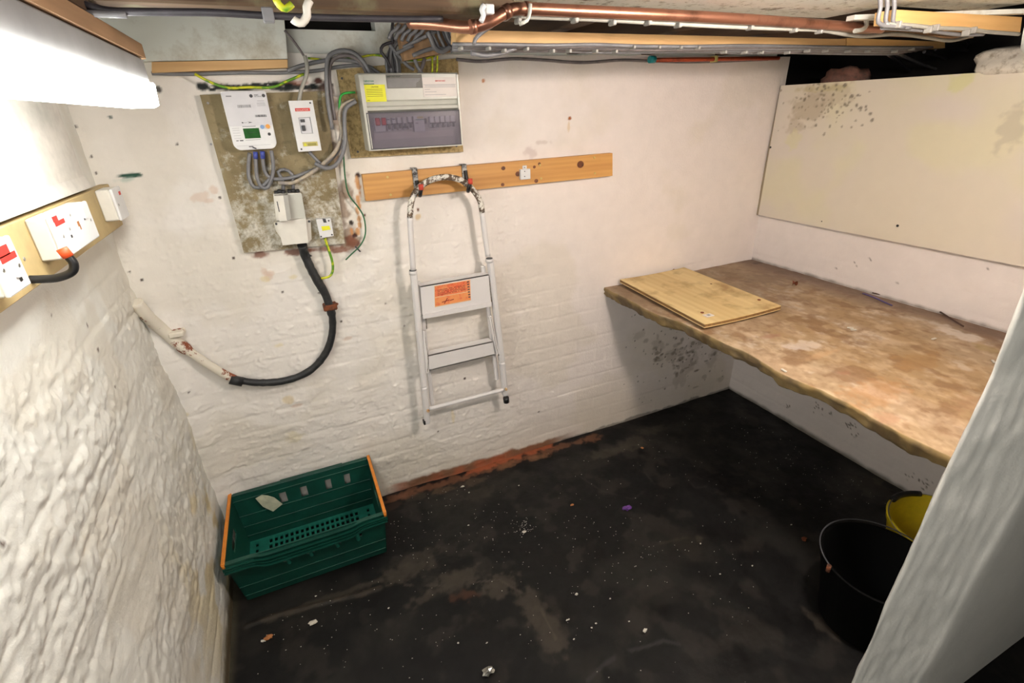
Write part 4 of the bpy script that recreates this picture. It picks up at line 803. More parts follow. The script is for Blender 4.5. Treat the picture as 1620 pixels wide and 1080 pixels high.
P0 = at('y', 1.975, 823, 268); P1 = at('y', 1.975, 839, 283); part('body', MB().box((P0[0], 1.972, P1[2]), (P1[0], 1.986, P0[2]), .0015), M['white_pl'], ct); P0 = at('y', 1.98, 827, 262); P1 = at('y', 1.98, 834, 270); part('tab', MB().box((P0[0], 1.981, P1[2]), (P1[0], 1.986, P0[2]), .002), M['white_pl'], ct)
for q in ((830, 271), (830, 279), (830, 265)): part('screw', MB().disc(at('y', 1.9715, *q), (0, -1, 0), .0022, .0015, 8), M['ink'], ct)
def hook(q_top, q_bot, q_tipb, q_tip, label):
    a = at('y', 1.981, *q_top); b = at('y', 1.978, *q_bot); c = at('y', 1.895, *q_tipb); d = at('y', 1.892, *q_tip); x = (a[0]+b[0])/2
    t = thing('storage_hook', (x, 1.985, b[2]), label, 'hook')
    part('plate', MB().box((x-.010, 1.978, b[2]), (x+.010, 1.9845, a[2]), .001).box((x-.010, 1.978, a[2]-.003), (x+.010, 2.01, a[2]+.001)), M['steel_chip'], t, 'chipped grey plate')
    zz = c[2]; part('arm', MB().tube([(x+.002, 1.974, b[2]+.035), (x+.004, 1.972, b[2]+.005), (x+.006, 1.955, zz+.005), (c[0]*.4+x*.6, 1.93, zz-.002), (c[0], 1.905, zz+.003), (c[0], 1.893, zz+.016), (d[0], 1.892, d[2]-.008)], .0075, 10, step=.004), M['black'], t)
    part('tip', MB().tube([(d[0], 1.892, d[2]-.012), (d[0], 1.893, d[2]+.008)], .009, 12, smooth=False), M['red_tip'], t, 'red rubber tip')
M['steel_chip'] = speck('chipped_steel', (160, 160, 158), (24, 24, 26), .4, 40, .48, .56)
hook((655, 266), (660, 300), (666, 310), (666, 295), 'left hook on the pine plank, holding the step ladder'); hook((734, 260), (736, 284), (742, 303), (744, 286), 'right hook on the pine plank, holding the step ladder')

# ------------------------------------------------------------------ step ladder
YS = 1.93
ld = thing('step_ladder', tuple(at('y', YS, 736, 655)), 'folded white metal step ladder hanging from the two hooks', 'ladder')
hp = px(YS, (653.7, 427), (651, 385), (648.6, 344), (650.6, 319.6), (657.8, 303), (670, 291), (686, 283), (706.6, 280), (727, 284), (741, 293), (751, 304), (759.6, 318), (763, 336), (767, 370), (772, 405))
part('handle_hoop', MB().tube(hp[2:13], .0115, 12), M['ladder_rust'], ld, 'flaking paint on the top hoop')
part('hoop_leg', MB().tube(hp[:3], .0113, 12), M['ladder'], ld); part('hoop_leg', MB().tube(hp[12:], .0113, 12), M['ladder'], ld)
def stile(pts, w=.026):
    P_ = [Vector(p) for p in px(YS, *pts)]; mb = MB()
    for a, b in zip(P_[:-1], P_[1:]): mb.bar(a, b+(b-a).normalized()*.001, w, .03, up=(0, 1, 0), bev=.006)
    return mb
part('stile', stile([(654, 430), (671, 611), (676, 669)]), M['ladder'], ld); part('stile', stile([(775, 412), (794, 572), (799, 625)]), M['ladder'], ld)
def rear(pts):
    P_ = [Vector(p) for p in px(1.962, *pts)]; return MB().bar(P_[0], P_[1], .018, .018, up=(0, 1, 0), bev=.003)
part('rear_leg', rear([(662, 445), (684, 640)]), M['ladder'], ld); part('rear_leg', rear([(764, 420), (786, 600)]), M['ladder'], ld)
for q in ((654, 430), (775, 411)): 
    p = at('y', YS-.006, *q); part('collar', MB().tube([(p[0], YS, p[2]-.012), (p[0], YS, p[2]+.004)], .0165, 12, smooth=False), M['ladder'], ld); part('collar_gasket', MB().tube([(p[0], YS, p[2]+.003), (p[0], YS, p[2]+.007)], .014, 12, smooth=False), M['ink'], ld)
def step(pts, lip):
    f = px(1.918, *pts); b = [(p[0], 1.925, p[2]) for p in f]; mb = MB().hexa(f, b)
    for (a, c, s) in ((f[0], f[1], -1), (f[3], f[2], 1)): mb.hexa([a, c, (c[0], c[1], c[2]+s*.004), (a[0], a[1], a[2]+s*.004)], [(a[0], 1.965, a[2]), (c[0], 1.965, c[2]), (c[0], 1.965, c[2]+s*.004), (a[0], 1.965, a[2]+s*.004)])
    return mb
s1 = part('step', step([(665, 453), (773, 434), (777, 484), (669, 504)], 1), M['ladder'], ld); s2 = part('step', step([(678, 562), (779, 540), (783, 561), (679, 586)], 1), M['ladder'], ld)
f = px(1.917, (669, 497), (777, 477), (777, 484), (669, 504)); part('step_lip', MB().hexa(f, [(p[0], 1.912, p[2]) for p in f]), M['ladder'], s1)
f = px(1.9172, (687, 452), (744, 442), (745, 475), (688, 486)); part('sticker', MB().hexa(f, [(p[0], 1.9185, p[2]) for p in f]), M['sticker_w'], s1, 'faded orange instruction sticker')
f = px(1.9165, (688, 453), (743, 443.5), (744, 460), (688, 470)); part('sticker_print', MB().hexa(f, [(p[0], 1.9175, p[2]) for p in f]), M['sticker'], s1)
f = px(1.9165, (688, 471.3), (744, 461.3), (744.5, 474), (688.5, 484.5)); part('sticker_print', MB().hexa(f, [(p[0], 1.9175, p[2]) for p in f]), M['sticker_y'], s1)
mb = MB(); L0 = px(1.916, (692, 458), (736, 450), (737, 459), (693, 468)); L0 = [np.array(p) for p in L0]
for r_ in range(4):
    for k in range(22):
        if random.random() < .25: continue
        u = k/22; v = (r_+.2)/4; bl = lambda u, v: (L0[0]*(1-u)+L0[1]*u)*(1-v)+(L0[3]*(1-u)+L0[2]*u)*v
        a = bl(u, v); b = bl(u+.03, v+.13); mb.box((a[0], 1.9160, min(a[2], b[2])), (max(b[0], a[0]+.002), 1.9170, max(a[2], b[2])))
p = px(1.916, (699, 478), (711, 474)); mb.bar(p[0], p[1], .002, .003); p = px(1.916, (703, 480), (708, 471)); mb.bar(p[0], p[1], .002, .003); p = px(1.916, (712, 475), (718, 473)); mb.bar(p[0], p[1], .002, .003)
part('sticker_text', mb, M['maroon'], s1)
for k in range(7):
    p = at('y', 1.916, 740.5+k*.4, 445.5+k*4); part('sticker_symbol', MB().box((p[0]-.005, 1.916, p[2]-.003), (p[0]+.004, 1.917, p[2]+.002)), M['ink'], s1)
part('crossbar', MB().tube(px(YS-.005, (679, 646.5), (739, 631), (797, 616)), .0098, 12), M['ladder'], ld)
for q in ((677, 649), (800, 615)): part('bolt', MB().disc(at('y', YS-.018, *q), (0, -1, 0), .007, .008, 12), M['rustbolt'] if 'rustbolt' in M else M.setdefault('rustbolt', speck('rusty_bolt', (206, 180, 140), (150, 96, 56), .5, 60)), ld)
p = at('y', YS, 800, 633); part('foot', MB().tube([(p[0]+.002, YS, p[2]+.016), (p[0]+.004, YS, p[2]-.012)], .0145, 12, smooth=False), M['black'], ld, 'black rubber foot')
p = at('y', YS, 671.5, 667); part('foot', MB().box((p[0]-.006, YS-.012, p[2]-.010), (p[0]+.003, YS+.01, p[2]+.010), .001), M['black'], ld)
for pts in ([(668, 462), (670, 475), (674, 505), (675, 520)], [(672, 523), (674, 545), (677, 565), (676, 588)], [(773, 438), (776, 460), (778, 478)], [(776, 501), (780, 520), (784, 545), (789, 562)]):
    part('hinge_bracket', MB().tube(px(1.921, *pts), .0026, 6), M['hinge'] if 'hinge' in M else M.setdefault('hinge', speck('worn_hinge', (150, 146, 140), (84, 70, 56), .4, 50)), ld)
for q, q2 in (((671, 523), (676, 590)), ((775, 500), (787, 560))):
    a = at('y', 1.925, *q); b = at('y', 1.925, *q2); part('side_channel', MB().bar(a, b, .014, .012, up=(0, 1, 0), bev=.002), M['ladder'], ld)

# ------------------------------------------------------------------ crate
cr = thing('bread_crate', (-.18, 1.8, 0.004), 'green plastic bread crate with orange bars standing by the left wall', 'crate')
ZR = .262; fx0, fx1, fy0, fy1 = -.470, .113, 1.588, 1.985           # rim
bx0, bx1, by0, by1 = -.448, .092, 1.655, 1.965                      # base
zb_ = .006
slots = [(.31, .36), (.46, .51), (.645, .69), (.79, .835)]
part('back_wall', MB().holed((bx0, by1, zb_), (bx1, by1, zb_), (fx1, fy1, ZR), (fx0, fy1, ZR), [(a, .62, b, .82) for a, b in slots], (0, -.004, 0)), M['crate'], cr)
part('front_wall', MB().holed((bx0, by0, zb_), (bx1, by0, zb_), (fx1-.006, fy0+.016, ZR), (fx0+.006, fy0+.016, ZR), [(a, .62, b, .80) for a, b in slots], (0, .004, 0)), M['crate'], cr)
part('end_wall', MB().holed((bx0, by0, zb_), (bx0, by1, zb_), (fx0+.004, fy1, ZR), (fx0+.004, fy0+.016, ZR), [(.34, .66, .66, .80)], (.004, 0, 0)), M['crate'], cr)
part('end_wall', MB().holed((bx1, by0, zb_), (bx1, by1, zb_), (fx1-.004, fy1, ZR), (fx1-.004, fy0+.016, ZR), [(.34, .66, .66, .80)], (-.004, 0, 0)), M['crate'], cr)
holes = []
for j in range(8):
    v0 = .06+j*.113
    for i in range(18):
        u0 = .15+i*.04; 
        if u0 < .86: holes.append((round(u0, 4), round(v0, 4), round(u0+.023, 4), round(v0+.078, 4)))
    holes += [(.05, round(v0, 4), .07, round(v0+.062, 4)), (.93, round(v0, 4), .95, round(v0+.062, 4))]
part('base_grid', MB().holed((bx0, by0, .018), (bx1, by0, .018), (bx1, by1, .018), (bx0, by1, .018), holes, (0, 0, -.006)), M['crate_light'], cr)
mb = MB()
for z, dpt in ((.05, .004), (.10, .004), (.155, .004), (.235, .005)):
    t = z/ZR; yw = by1+(fy1-by1)*t-.004; mb.box((bx0+(fx0-bx0)*t+.004, yw-dpt, z-.003), (bx1+(fx1-bx1)*t-.004, yw, z+.003), .001)
part('rib', mb, M['crate'], cr)
mb = MB()
for z in (.04, .10):
    t = z/ZR; yw = by0+(fy0+.016-by0)*t; mb.box((bx0+(fx0-bx0)*t+.004, yw-.004, z-.002), (bx1+(fx1-bx1)*t-.004, yw+.001, z+.002), .001)
part('rib', mb, M['crate'], cr)
# rim: top flange plus two wavy flanges on the front, plain on the back
mb = MB()
def wavy(yf, yb, zc, drop, th):
    n = 48; f = []; 
    for i in range(n+1):
        u = i/n; k = (1/(1+math.exp(-(u-.2)*60)))*(1/(1+math.exp((u-.8)*60))); f.append((fx0+(fx1-fx0)*u, zc-drop*k))
    for (a, b) in zip(f[:-1], f[1:]): mb.hexa([(a[0], yf, a[1]-th/2), (b[0], yf, b[1]-th/2), (b[0], yf, b[1]+th/2), (a[0], yf, a[1]+th/2)], [(a[0], yb, a[1]-th/2), (b[0], yb, b[1]-th/2), (b[0], yb, b[1]+th/2), (a[0], yb, a[1]+th/2)])
wavy(fy0+.004, fy0+.022, ZR+.001, .012, .005); wavy(fy0, fy0+.024, ZR-.012, .016, .004); wavy(fy0+.002, fy0+.026, ZR-.024, .020, .004); wavy(fy0, fy0+.03, ZR-.036, .022, .005)
mb.hexa([(fx0, fy0+.006, ZR-.036), (fx0+.1, fy0+.006, ZR-.036), (fx0+.1, fy0+.006, ZR), (fx0, fy0+.006, ZR)], [(fx0, fy0+.02, ZR-.036), (fx0+.1, fy0+.02, ZR-.036), (fx0+.1, fy0+.02, ZR), (fx0, fy0+.02, ZR)])
part('front_rim', mb, M['crate'], cr)
mb = MB().box((fx0, fy1-.006, ZR-.004), (fx1, fy1+.014, ZR+.003), .001).box((fx0+.2, fy1-.004, ZR), (fx1-.12, fy1+.016, ZR+.006), .001).box((fx0, fy1+.010, ZR-.036), (fx1, fy1+.015, ZR))
part('back_rim', mb, M['crate'], cr)
mb = MB().box((fx0-.004, fy0+.01, ZR-.036), (fx0+.006, fy1+.01, ZR+.002), .001).box((fx1-.006, fy0+.01, ZR-.036), (fx1+.004, fy1+.01, ZR+.002), .001); part('end_rim', mb, M['crate'], cr)
mb = MB()
for a, b in slots:
    for zz in (0,): xx = bx0+(bx1-bx0)*(a+b)/2; mb.tube([(xx, 1.604, .215), (xx, 1.608, .195), (xx+.002, 1.616, .160)], .008, 8, step=.005)
part('slot_rib', mb, M['crate_light'], cr)
for xx in (fx0+.004, fx1-.004):
    part('bale_arm', MB().bar((xx, fy0+.004, ZR+.007), (xx, fy1+.012, ZR+.007), .013, .009, bev=.002).tube([(xx, fy0+.006, ZR+.006), (xx, fy0+.008, ZR-.012)], .006, 8, smooth=False).tube([(xx, fy1+.008, ZR+.006), (xx, fy1+.006, ZR-.012)], .006, 8, smooth=False), M['orange_bar'], cr, 'orange bar along the end of the rim')
f = [np.array(p) for p in px(1.962, (404, 788), (414, 783), (424, 783), (434, 787), (447, 797), (432, 808), (416, 801))]
mb = MB(); c0 = sum(f)/len(f); c0[1] -= .004
vs = [c0]+[p+np.array([0, random.uniform(-.004, .002), 0]) for p in f]; n = len(f)
mb.add(list(vs)+[v+np.array([0, .0015, 0]) for v in vs], [(0, 1+i, 1+(i+1) % n) for i in range(n)]+[(n+1, n+2+(i+1) % n, n+2+i) for i in range(n)]+[(1+i, n+2+i, n+2+(i+1) % n, 1+(i+1) % n) for i in range(n)])
single('paper_tag', mb, M['paper'], 'crumpled pale paper tag stuck inside the green crate', 'paper')

# ------------------------------------------------------------------ concrete slab shelf
fe = [(1.975, 1.388), (1.90, 1.385), (1.764, 1.388), (1.68, 1.380), (1.587, 1.385), (1.50, 1.412), (1.43, 1.419), (1.33, 1.418), (1.231, 1.419), (1.15, 1.428), (1.08, 1.420), (1.0, 1.408), (.939, 1.408), (.851, 1.424), (.763, 1.424), (.68, 1.41), (.606, 1.404), (.482, 1.408), (.46, 1.41)]
fy = np.array([a for a, b in fe])[::-1]; fxs = np.array([b for a, b in fe])[::-1]
SY = np.arange(.472, 2.022, .0062)
us = np.concatenate([[-9, -8, -7, -6, -5, -4, -3, -2, -1], np.arange(0, 164)]); U, V = np.meshgrid(us, SY)
front = np.interp(V, fy, fxs)+.008*(fbm(V, V*0, 22, 801, 4)-.5)
t = np.clip(U, 0, None)/163; PX = front+.001+(XR+.005-front-.001)*t
relief = (fbm(PX, V, 3, 802, 4)-.5)*.008+(fbm(PX, V, 24, 803, 4)-.5)*.003
PZ = .868+relief
prof = {-1: (-.001, -.003), -2: (-.002, -.012), -3: (.002, -.022), -4: (.006, -.032), -5: (.010, -.042), -6: (.016, -.050), -7: (.03, -.055), -8: (.2, -.056), -9: (.95, -.056)}
nz = fbm(V, V*0+3, 20, 804, 3)-.5
for k, (dx, dz) in prof.items():
    mk = U == k; PX[mk] = (front+dx+(.018 if k < -1 else 0)*(fbm(V, V*0+k*.15, 24, 805, 4)-.5))[mk]; PZ[mk] = (.868+dz*(1+.5*nz)+relief*.5)[mk]
C = np.ones(U.shape+(3,))*np.array(srgb(170, 146, 116)); A_, B_ = PX, V
def bl2(k, col):
    global C
    k = np.clip(k, 0, 1)[..., None]; C = C*(1-k)+np.array(srgb(col))*k
bl2(.6*sstep(.45, .65, fbm(A_, B_*.6, 3.2, 810, 5)), (164, 132, 90)); bl2(.7*sstep(.52, .64, fbm(A_, B_*.5, 8, 811, 5)), (174, 148, 120)); bl2(.55*sstep(.54, .70, fbm(A_, B_*.5, 14, 812, 5))*sstep(.35, .6, fbm(A_, B_, 45, 817, 3)), (212, 198, 182)); bl2(.35*sstep(.5, .7, fbm(A_*.8, B_*.5, 40, 815, 4)), (214, 190, 160)); bl2(.3*sstep(.5, .7, fbm(A_, B_, 60, 816, 3)), (120, 88, 56)); bl2(.6*sstep(.55, .68, fbm(A_, B_, 15, 813, 5)), (128, 92, 58))
bl2(.55*sstep(1.2, 1.8, B_), (140, 118, 98)); bl2(.7*sstep(2.24, 2.40, A_+.05*fbm(A_, B_, 8, 814, 3)), (104, 82, 72))
ss = []
def SL(px_, py_, rx, ry, col, st): p = at('z', .87, px_, py_); ss.append((p[0], p[1], rx, ry, col, st, 820+len(ss)))
for a in ((1275, 545, .09, .05, (208, 192, 176), .8), (1250, 548, .04, .03, (206, 192, 180), .7), (1520, 530, .05, .10, (214, 202, 190), .75), (1490, 515, .04, .05, (206, 192, 178), .6), (1210, 440, .14, .10, (126, 106, 88), .5), (1160, 435, .05, .10, (120, 96, 70), .5), (1450, 570, .12, .06, (164, 126, 80), .6), (1380, 620, .15, .08, (180, 132, 84), .5), (1400, 660, .05, .03, (176, 130, 104), .4), (1335, 590, .03, .02, (168, 116, 92), .4), (1220, 530, .06, .02, (158, 110, 92), .5), (1300, 560, .1, .02, (196, 160, 120), .5), (1540, 640, .08, .05, (180, 144, 110), .5), (1560, 550, .03, .05, (150, 128, 74), .6), (1200, 415, .04, .02, (84, 64, 56), .7)): SL(*a)
paint_spots(C, A_, B_, ss)
ek = (U < 0)[..., None]*(.75); C = C*(1-ek)+(np.array(srgb(142, 120, 72))*(1-.65*sstep(.4, .65, fbm(B_, PZ, 16, 840, 4)))[..., None])*ek
C[U <= -7] = srgb(150, 140, 120)
slab = grid_obj('slab_shelf', U, V, (PX, V, PZ), C, M['slab']); setp(slab, 'rough edged stained concrete slab shelf across the right side', 'shelf')
# plywood offcut
def onz(z, q): return tuple(at('z', z, *q))
zt_ = .902; P = [onz(zt_, q) for q in ((981, 443), (1082, 424), (1236, 483), (1115, 512))]; P = [np.array(p) for p in P]
for p in P: p[1] = min(p[1], 1.995)
ply = thing('plywood_offcut', tuple((P[0]+P[2])/2-np.array([0, 0, .026])), 'yellow plywood offcut lying on the back end of the slab shelf', 'board')
g = 10; top = MB(); nn = []
def bil(u, v): return (P[0]*(1-u)+P[1]*u)*(1-v)+(P[3]*(1-u)+P[2]*u)*v
def zof(u, v): return .006*(v-.5)**2*4*0+.010*(u-.5)**2*2-.006*v
for (nm, z0, z1, m) in (('face_veneer', -.003, 0, 'ply'), ('core', -.014, -.003, 'ply_edge'), ('bottom_veneer', -.018, -.014, 'ply')):
    mb = MB(); V_ = []; 
    for j in range(g+1):
        for i in range(g+1):
            p = bil(i/g, j/g)+np.array([0, 0, zof(i/g, j/g)]); V_.append(p)
    K = (g+1)**2; fs = []; V2 = [p+np.array([0, 0, z1]) for p in V_]+[p+np.array([0, 0, z0]) for p in V_]
    for j in range(g):
        for i in range(g):
            a = j*(g+1)+i; q = (a, a+1, a+g+2, a+g+1); fs += [q, tuple(K+x for x in reversed(q))]
    bd = [i for i in range(g+1)]+[j*(g+1)+g for j in range(1, g+1)]+[g*(g+1)+i for i in range(g-1, -1, -1)]+[j*(g+1) for j in range(g-1, 0, -1)]
    for a, b in zip(bd, bd[1:]+bd[:1]): fs.append((a, K+a, K+b, b))
    mb.add(V2, fs); part(nm, mb, M[m], ply)
for (q, r) in (((1092, 432), .007), ((1201, 474), .007), ((1125, 449), .005), ((1009, 450), .009), ((1111, 494), .007), ((990, 441), .006), ((1066, 426), .005)):
    p = at('z', zt_, *q); part('nail_stain', MB().disc((p[0], p[1], zt_-.002), (0, 0, 1), r, .003, 12), M['leaf'], ply)
p = at('z', zt_+.001, 1121, 498); part('sticker', MB().box((p[0]-.02, p[1]-.014, zt_-.002), (p[0]+.018, p[1]+.013, zt_+.001)), M['white_lab'], ply, 'small white sticker'); part('sticker_print', MB().box((p[0]-.008, p[1]-.007, zt_), (p[0]+.006, p[1]+.006, zt_+.0014)), M['ink_soft'], ply)
# bits on the slab
def leaf(name, q, z, L, wd, m, label, cat, rot=0):
    p = at('z', z, *q); mb = MB(); n = 8; V_ = []
    for i in range(n+1):
        u = i/n; w = wd*math.sin(math.pi*min(max(u, .04), .96)); zz = .006+.014*math.sin(u*5)
        for s_ in (-1, 0, 1): x = (u-.5)*L; y = s_*w; V_.append((p[0]+x*math.cos(rot)-y*math.sin(rot), p[1]+x*math.sin(rot)+y*math.cos(rot), z+zz+(.006 if s_ else 0)))
    K = len(V_); fs = []
    for i in range(n):
        for s_ in range(2): a = i*3+s_; fs += [(a, a+1, a+4, a+3), (K+a+3, K+a+4, K+a+1, K+a)]
    mb.add(V_+[(a, b, c-.0012) for a, b, c in V_], fs); return single(name, mb, M[m], label, cat)
leaf('dry_leaf', (1257, 451), .872, .055, .012, 'leaf', 'curled brown leaf on the middle of the slab shelf', 'leaf', .3)
leaf('dry_leaf', (1203, 410), .872, .04, .01, 'leaf', 'dark curled leaf in the far corner of the slab shelf', 'leaf', 1.2)
wire('plastic_strip', [onz(.876, (1365, 464)), onz(.878, (1382, 470)), onz(.876, (1411, 483))], .0035, 'blue_straw', 'thin violet plastic strip on the slab shelf near the wall', 'strip')
wire('twig', [onz(.876, (1484, 491)), onz(.878, (1503, 503)), onz(.876, (1524, 516))], .0032, 'twig', 'thin brown twig on the slab shelf near the wall', 'twig')
wire('twig', [onz(.876, (1380, 463)), onz(.877, (1402, 468))], .003, 'twig', 'short dark twig beside the violet plastic strip', 'twig')
for i, q in enumerate(((1478, 535), (1572, 571), (1240, 585), (1345, 518), (1350, 521))):
    p = at('z', .874, *q); single('paint_flake', MB().box((p[0]-.012, p[1]-.004, .871), (p[0]+.010, p[1]+.004, .875), .001, Matrix.Translation((p[0], p[1], 0)) @ Matrix.Rotation(i*.7, 4, 'Z') @ Matrix.Translation((-p[0], -p[1], 0))), M['debris_w'], 'small white paint flake on the slab shelf', 'flake', 'paint flakes on the slab shelf')

# ------------------------------------------------------------------ cream board on the right wall
XB = 2.378
P = [np.array(at('x', XB, *q)) for q in ((1222, 137), (1195, 340))]
y_t, y_b = P[0][1], P[1][1]; zT, zB = 1.768, 1.128
n_u, n_v = 120, 60; U, V = np.meshgrid(np.linspace(0, 1, 320), np.linspace(0, 1, 140)); yl = np.minimum(y_b+(y_t-y_b)*V, 2.002); PY = yl+(.50-yl)*U; PZ = zB+.012*U*0+(zT-zB)*V; PXx = XB+.0*U
C = np.ones(U.shape+(3,))*np.array(srgb(214, 205, 188))
def bl3(k, col):
    global C
    k = np.clip(k, 0, 1)[..., None]; C = C*(1-k)+np.array(srgb(col))*k
bl3(.5*sstep(.42, .6, fbm(PY, PZ, 2.4, 850, 3)), (212, 202, 196)); bl3(.35*sstep(.55, .7, fbm(PY, PZ, 3.4, 851, 3)), (216, 212, 166))
pb = []
for (a, b, r1, r2, c_, s_) in ((1280, 170, .12, .09, (170, 154, 128), .6), (1260, 200, .06, .05, (176, 160, 136), .5), (1320, 150, .12, .07, (176, 160, 138), .45), (1255, 220, .05, .05, (212, 208, 150), .4), (1600, 200, .05, .10, (176, 168, 150), .5), (1520, 130, .04, .05, (206, 206, 130), .5), (1300, 140, .14, .02, (184, 170, 120), .5)):
    p = at('x', XB, a, b); pb.append((p[1], p[2], r1, r2, c_, s_, 860+a))
for i in range(90):
    p = at('x', XB, random.gauss(1300, 32), random.gauss(165, 22)); pb.append((p[1], p[2], .006, .006, (128, 116, 96), .7, 1000+i))
for i in range(24):
    p = at('x', XB, random.gauss(1330, 28), random.gauss(160, 18)); pb.append((p[1], p[2], .008, .008, (116, 104, 88), .8, 1100+i))
paint_spots(C, PY, PZ, pb)
bd_ = thing('wall_board', (XB+.008, 1.3, zB), 'large cream board with mould specks fixed on the right wall', 'board')
o = grid_obj('face', U, V, (PXx-bd_.location[0], PY-bd_.location[1], PZ-bd_.location[2]), C, M['panel']); o.parent = bd_
part('edge', MB().add([(XB+.0005, y_b, zB), (XB+.0005, .50, zB), (XB+.0005, .50, zT), (XB+.0005, min(y_t, 2.002), zT), (XB+.016, y_b, zB), (XB+.016, .50, zB), (XB+.016, .50, zT), (XB+.016, min(y_t, 2.002), zT)], [(0, 1, 2, 3), (7, 6, 5, 4), (0, 4, 5, 1), (1, 5, 6, 2), (2, 6, 7, 3), (3, 7, 4, 0)]), plain('board_edge', (150, 136, 112), .7), bd_)
for q in ((1219, 233), (1420, 357), (1300, 350)): 
    p = at('x', XB, *q); part('screw_hole', MB().disc((XB+.001, p[1], p[2]), (-1, 0, 0), .0055 if q[0] != 1300 else .003, .002, 10), M['black'], bd_)
# things in the gap above
lump = MB(); 
def blob(c, r, seed, m, name, label, cat, sub=3):
    bm = bmesh.new(); bmesh.ops.create_icosphere(bm, subdivisions=sub, radius=1); rr = np.random.default_rng(seed); mb = MB()
    dirs = rr.normal(size=(7, 3)); ph = rr.random(7)*6
    for v in bm.verts:
        d = np.array(v.co[:]); k = 1+sum(.07*math.sin(3*np.dot(dirs[i], d)+ph[i]) for i in range(7)); v.co = Vector(np.sign(d)*np.abs(d)**.75*k*np.array(r)+np.array(c))
    bm.verts.index_update(); mb.add([v.co[:] for v in bm.verts], [[v.index for v in f.verts] for f in bm.faces], True); bm.free(); return single(name, mb, M[m], label, cat)
p = at('x', 2.47, 1338, 120); blob((2.47, p[1], 1.76), (.07, .09, .06), 3, 'brick', 'brick_lump', 'broken brown brick in the dark gap above the cream board', 'brick')
p = at('x', 2.44, 1605, 98); blob((2.47, p[1]-.02, 1.795), (.09, .16, .05), 5, 'mortar', 'stone_lump', 'pale rendered stone lump on the wall top above the cream board', 'stone')

# ------------------------------------------------------------------ buckets
def bucket(name, c, R, Rb, Hh, m, label, rimw=.008):
    t = thing(name, (c[0], c[1], .006), label, 'bucket')
    pr = [(0, .004), (Rb-.004, .0), (Rb, .004), (R-.004, Hh-.03), (R+.001, Hh-.028), (R+.002, Hh-.008), (R+.006, Hh-.004), (R+.005, Hh), (R-.001, Hh+.001), (R-.006, Hh-.004), (Rb-.005, .012), (0, .010)]
    part('body', MB().lathe(pr, (c[0], c[1], .006), 56), M[m], t); return t
ycx, ycy, yR, yH = 1.95, .612, .168, .27
ybk = bucket('bucket', (ycx, ycy), yR, .122, yH, 'yellow', 'yellow plastic bucket with a black grip handle behind the doorway wall')
zr = yH+.012
bail = [(ycx-(yR+.008)*math.cos(a), ycy+(yR+.008)*math.sin(a)*.93, zr-.02+.02*math.sin(a)) for a in np.linspace(0, math.pi, 17)]
part('bail_wire', MB().tube(bail, .0024, 6), M['steel'], ybk)
part('grip', MB().tube(bail[7:12], .011, 12), M['black'], ybk, 'black plastic grip')
for sx in (-1, 1): part('ear', MB().box((ycx+sx*(yR+.004)-.008, ycy-.014, yH-.03), (ycx+sx*(yR+.004)+.008, ycy+.014, yH+.004), .003), M['yellow'], ybk)
kx, ky, kR, kH = 1.575, .602, .175, .285
kbk = bucket('bucket', (kx, ky), kR, .128, kH, 'bucket_black', 'black rubber bucket standing left of the yellow bucket')
a0 = math.radians(160)
bail = [(kx+(kR+.006)*math.cos(a), ky+(kR+.006)*math.sin(a), kH+.010+.008*math.sin((a0-a))) for a in np.linspace(a0, a0-math.pi, 17)]
part('bail_wire', MB().tube(bail, .0024, 6), M['ink'], kbk)
part('ear', MB().tube([(bail[0][0]-.004, bail[0][1], kH-.012), (bail[0][0]-.004, bail[0][1], kH+.014)], .007, 8, smooth=False), M['rust'], kbk, 'rusty wire end')

# ------------------------------------------------------------------ litter on the floor
def crumb(q, r, m, label, seed, flat=.5, name='crumb', cat='crumb', group=None):
    p = at('z', .006, *q); bm = bmesh.new(); bmesh.ops.create_icosphere(bm, subdivisions=2 if r > .012 else 1, radius=1); rr = np.random.default_rng(seed)
    for v in bm.verts: d = np.array(v.co[:])*(1+rr.uniform(-.35, .35)); v.co = Vector((p[0]+d[0]*r, p[1]+d[1]*r*rr.uniform(.5, .8), .006+r*flat*.8+d[2]*r*flat))
    bm.verts.index_update(); mb = MB().add([v.co[:] for v in bm.verts], [[v.index for v in f.verts] for f in bm.faces]); bm.free(); return single(name, mb, M[m], label, cat, group)
crumb((992, 805), .020, 'purple', 'crumpled purple foil wrapper in the middle of the black floor', 1, .4, 'foil_wrapper', 'wrapper')
crumb((773, 1064), .020, 'foil', 'crumpled silver foil at the bottom edge of the floor', 2, .5, 'foil_ball', 'foil')
crumb((425, 1009), .014, 'debris_o', 'orange bottle-top sized scrap near the left wall foot', 3, .4, 'scrap', 'scrap')
crumb((417, 1014), .008, 'debris_w', 'white crumb touching the orange scrap by the left wall', 4)
crumb((905, 799), .011, 'debris_o', 'small orange wood chip left of the purple wrapper', 5, .3, 'wood_chip', 'chip')
crumb((1272, 853), .013, 'leaf', 'reddish chip on the floor left of the black bucket', 6, .3, 'wood_chip', 'chip')
crumb((1016, 709), .010, 'debris_o', 'yellowish crumb on the floor near the slab shelf', 7, .4)
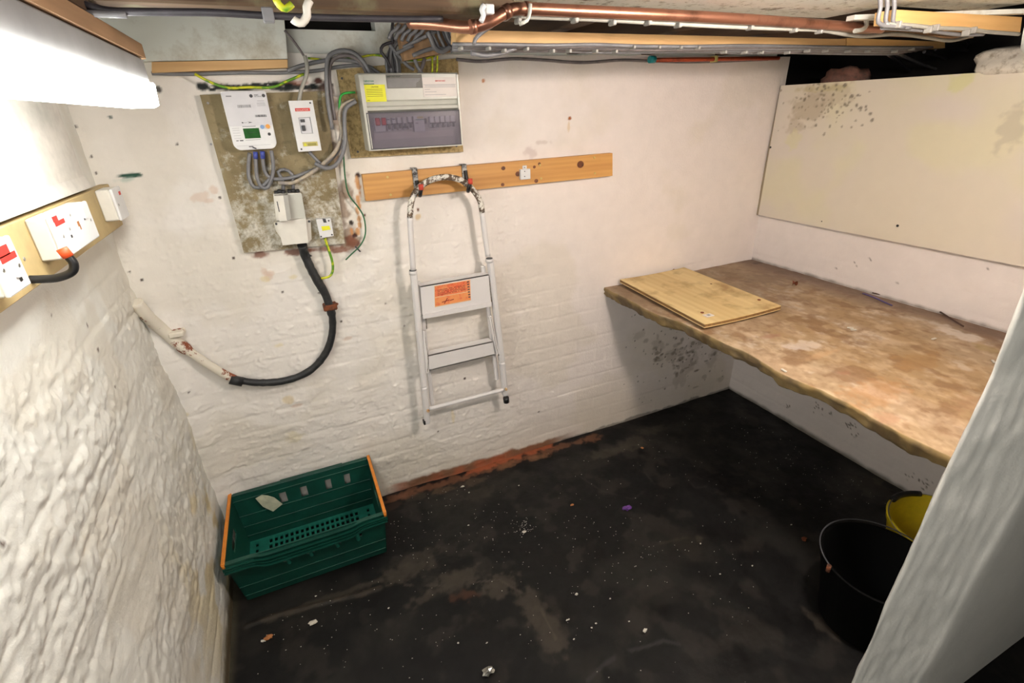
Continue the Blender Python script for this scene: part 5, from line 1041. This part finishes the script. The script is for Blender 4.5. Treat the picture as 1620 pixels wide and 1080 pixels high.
crumb((1020, 998), .010, 'debris_w', 'largest white plaster crumb near the front of the floor', 8, .5)
crumb((912, 940), .007, 'debris_w', 'rounded white crumb in the middle foreground of the floor', 9, .6)
crumb((732, 770), .010, 'debris_w', 'pale crumb close to the exposed brick at the wall foot', 10, .5)
crumb((829, 842), .011, 'debris_w', 'cluster-like white crumb halfway across the floor', 11, .3)
crumb((495, 985), .014, 'mortar', 'pale sliver in front of the green crate', 12, .2, 'sliver', 'sliver')
crumb((515, 905), .008, 'debris_o', 'tiny ochre crumb in front of the crate', 13, .3)
WG = 'small white plaster crumbs on the floor'
for i, q in enumerate(((742, 779), (821, 768), (741, 831), (900, 980), (936, 993), (943, 986), (908, 1011), (1108, 860), (725, 1017), (770, 1017), (995, 983), (897, 981), (1190, 895), (1252, 830), (500, 943), (615, 962), (1139, 908), (965, 947))):
    crumb(q, .0045, 'debris_w', 'tiny white plaster crumb on the black floor', 40+i, .5, group=WG)
mb = MB(); rr = np.random.default_rng(77)
cl = [(fl(*q), s) for q, s in (((640, 855), .10), ((760, 840), .12), ((860, 860), .14), ((980, 870), .12), ((700, 780), .10), ((1000, 770), .25), ((1140, 920), .15), ((600, 1000), .2), ((900, 1000), .2), ((1250, 760), .2), ((1350, 780), .15), ((830, 835), .03), ((480, 1010), .12), ((1180, 700), .2))]
for i in range(650):
    (c, s) = cl[rr.integers(len(cl))]; x, y = c[0]+rr.normal()*s, c[1]+rr.normal()*s
    if not (-.42 < x < 2.3 and .35 < y < 1.95) or (-.46 < x < .11 and y > 1.6) or (x > 1.3 and y < .8): continue
    r = rr.uniform(.0008, .0024); a = rr.random()*6; z = .0045
    mb.add([(x+r*math.cos(a+k*2.1)*(1+.8*(k == 1)), y+r*math.sin(a+k*2.1), z) for k in range(3)]+[(x, y, z+.002)], [(0, 1, 2), (0, 3, 1), (1, 3, 2), (2, 3, 0)])
single('floor_specks', mb, M['debris_w'], 'scatter of tiny white specks over the black floor', 'specks', None, 'stuff')
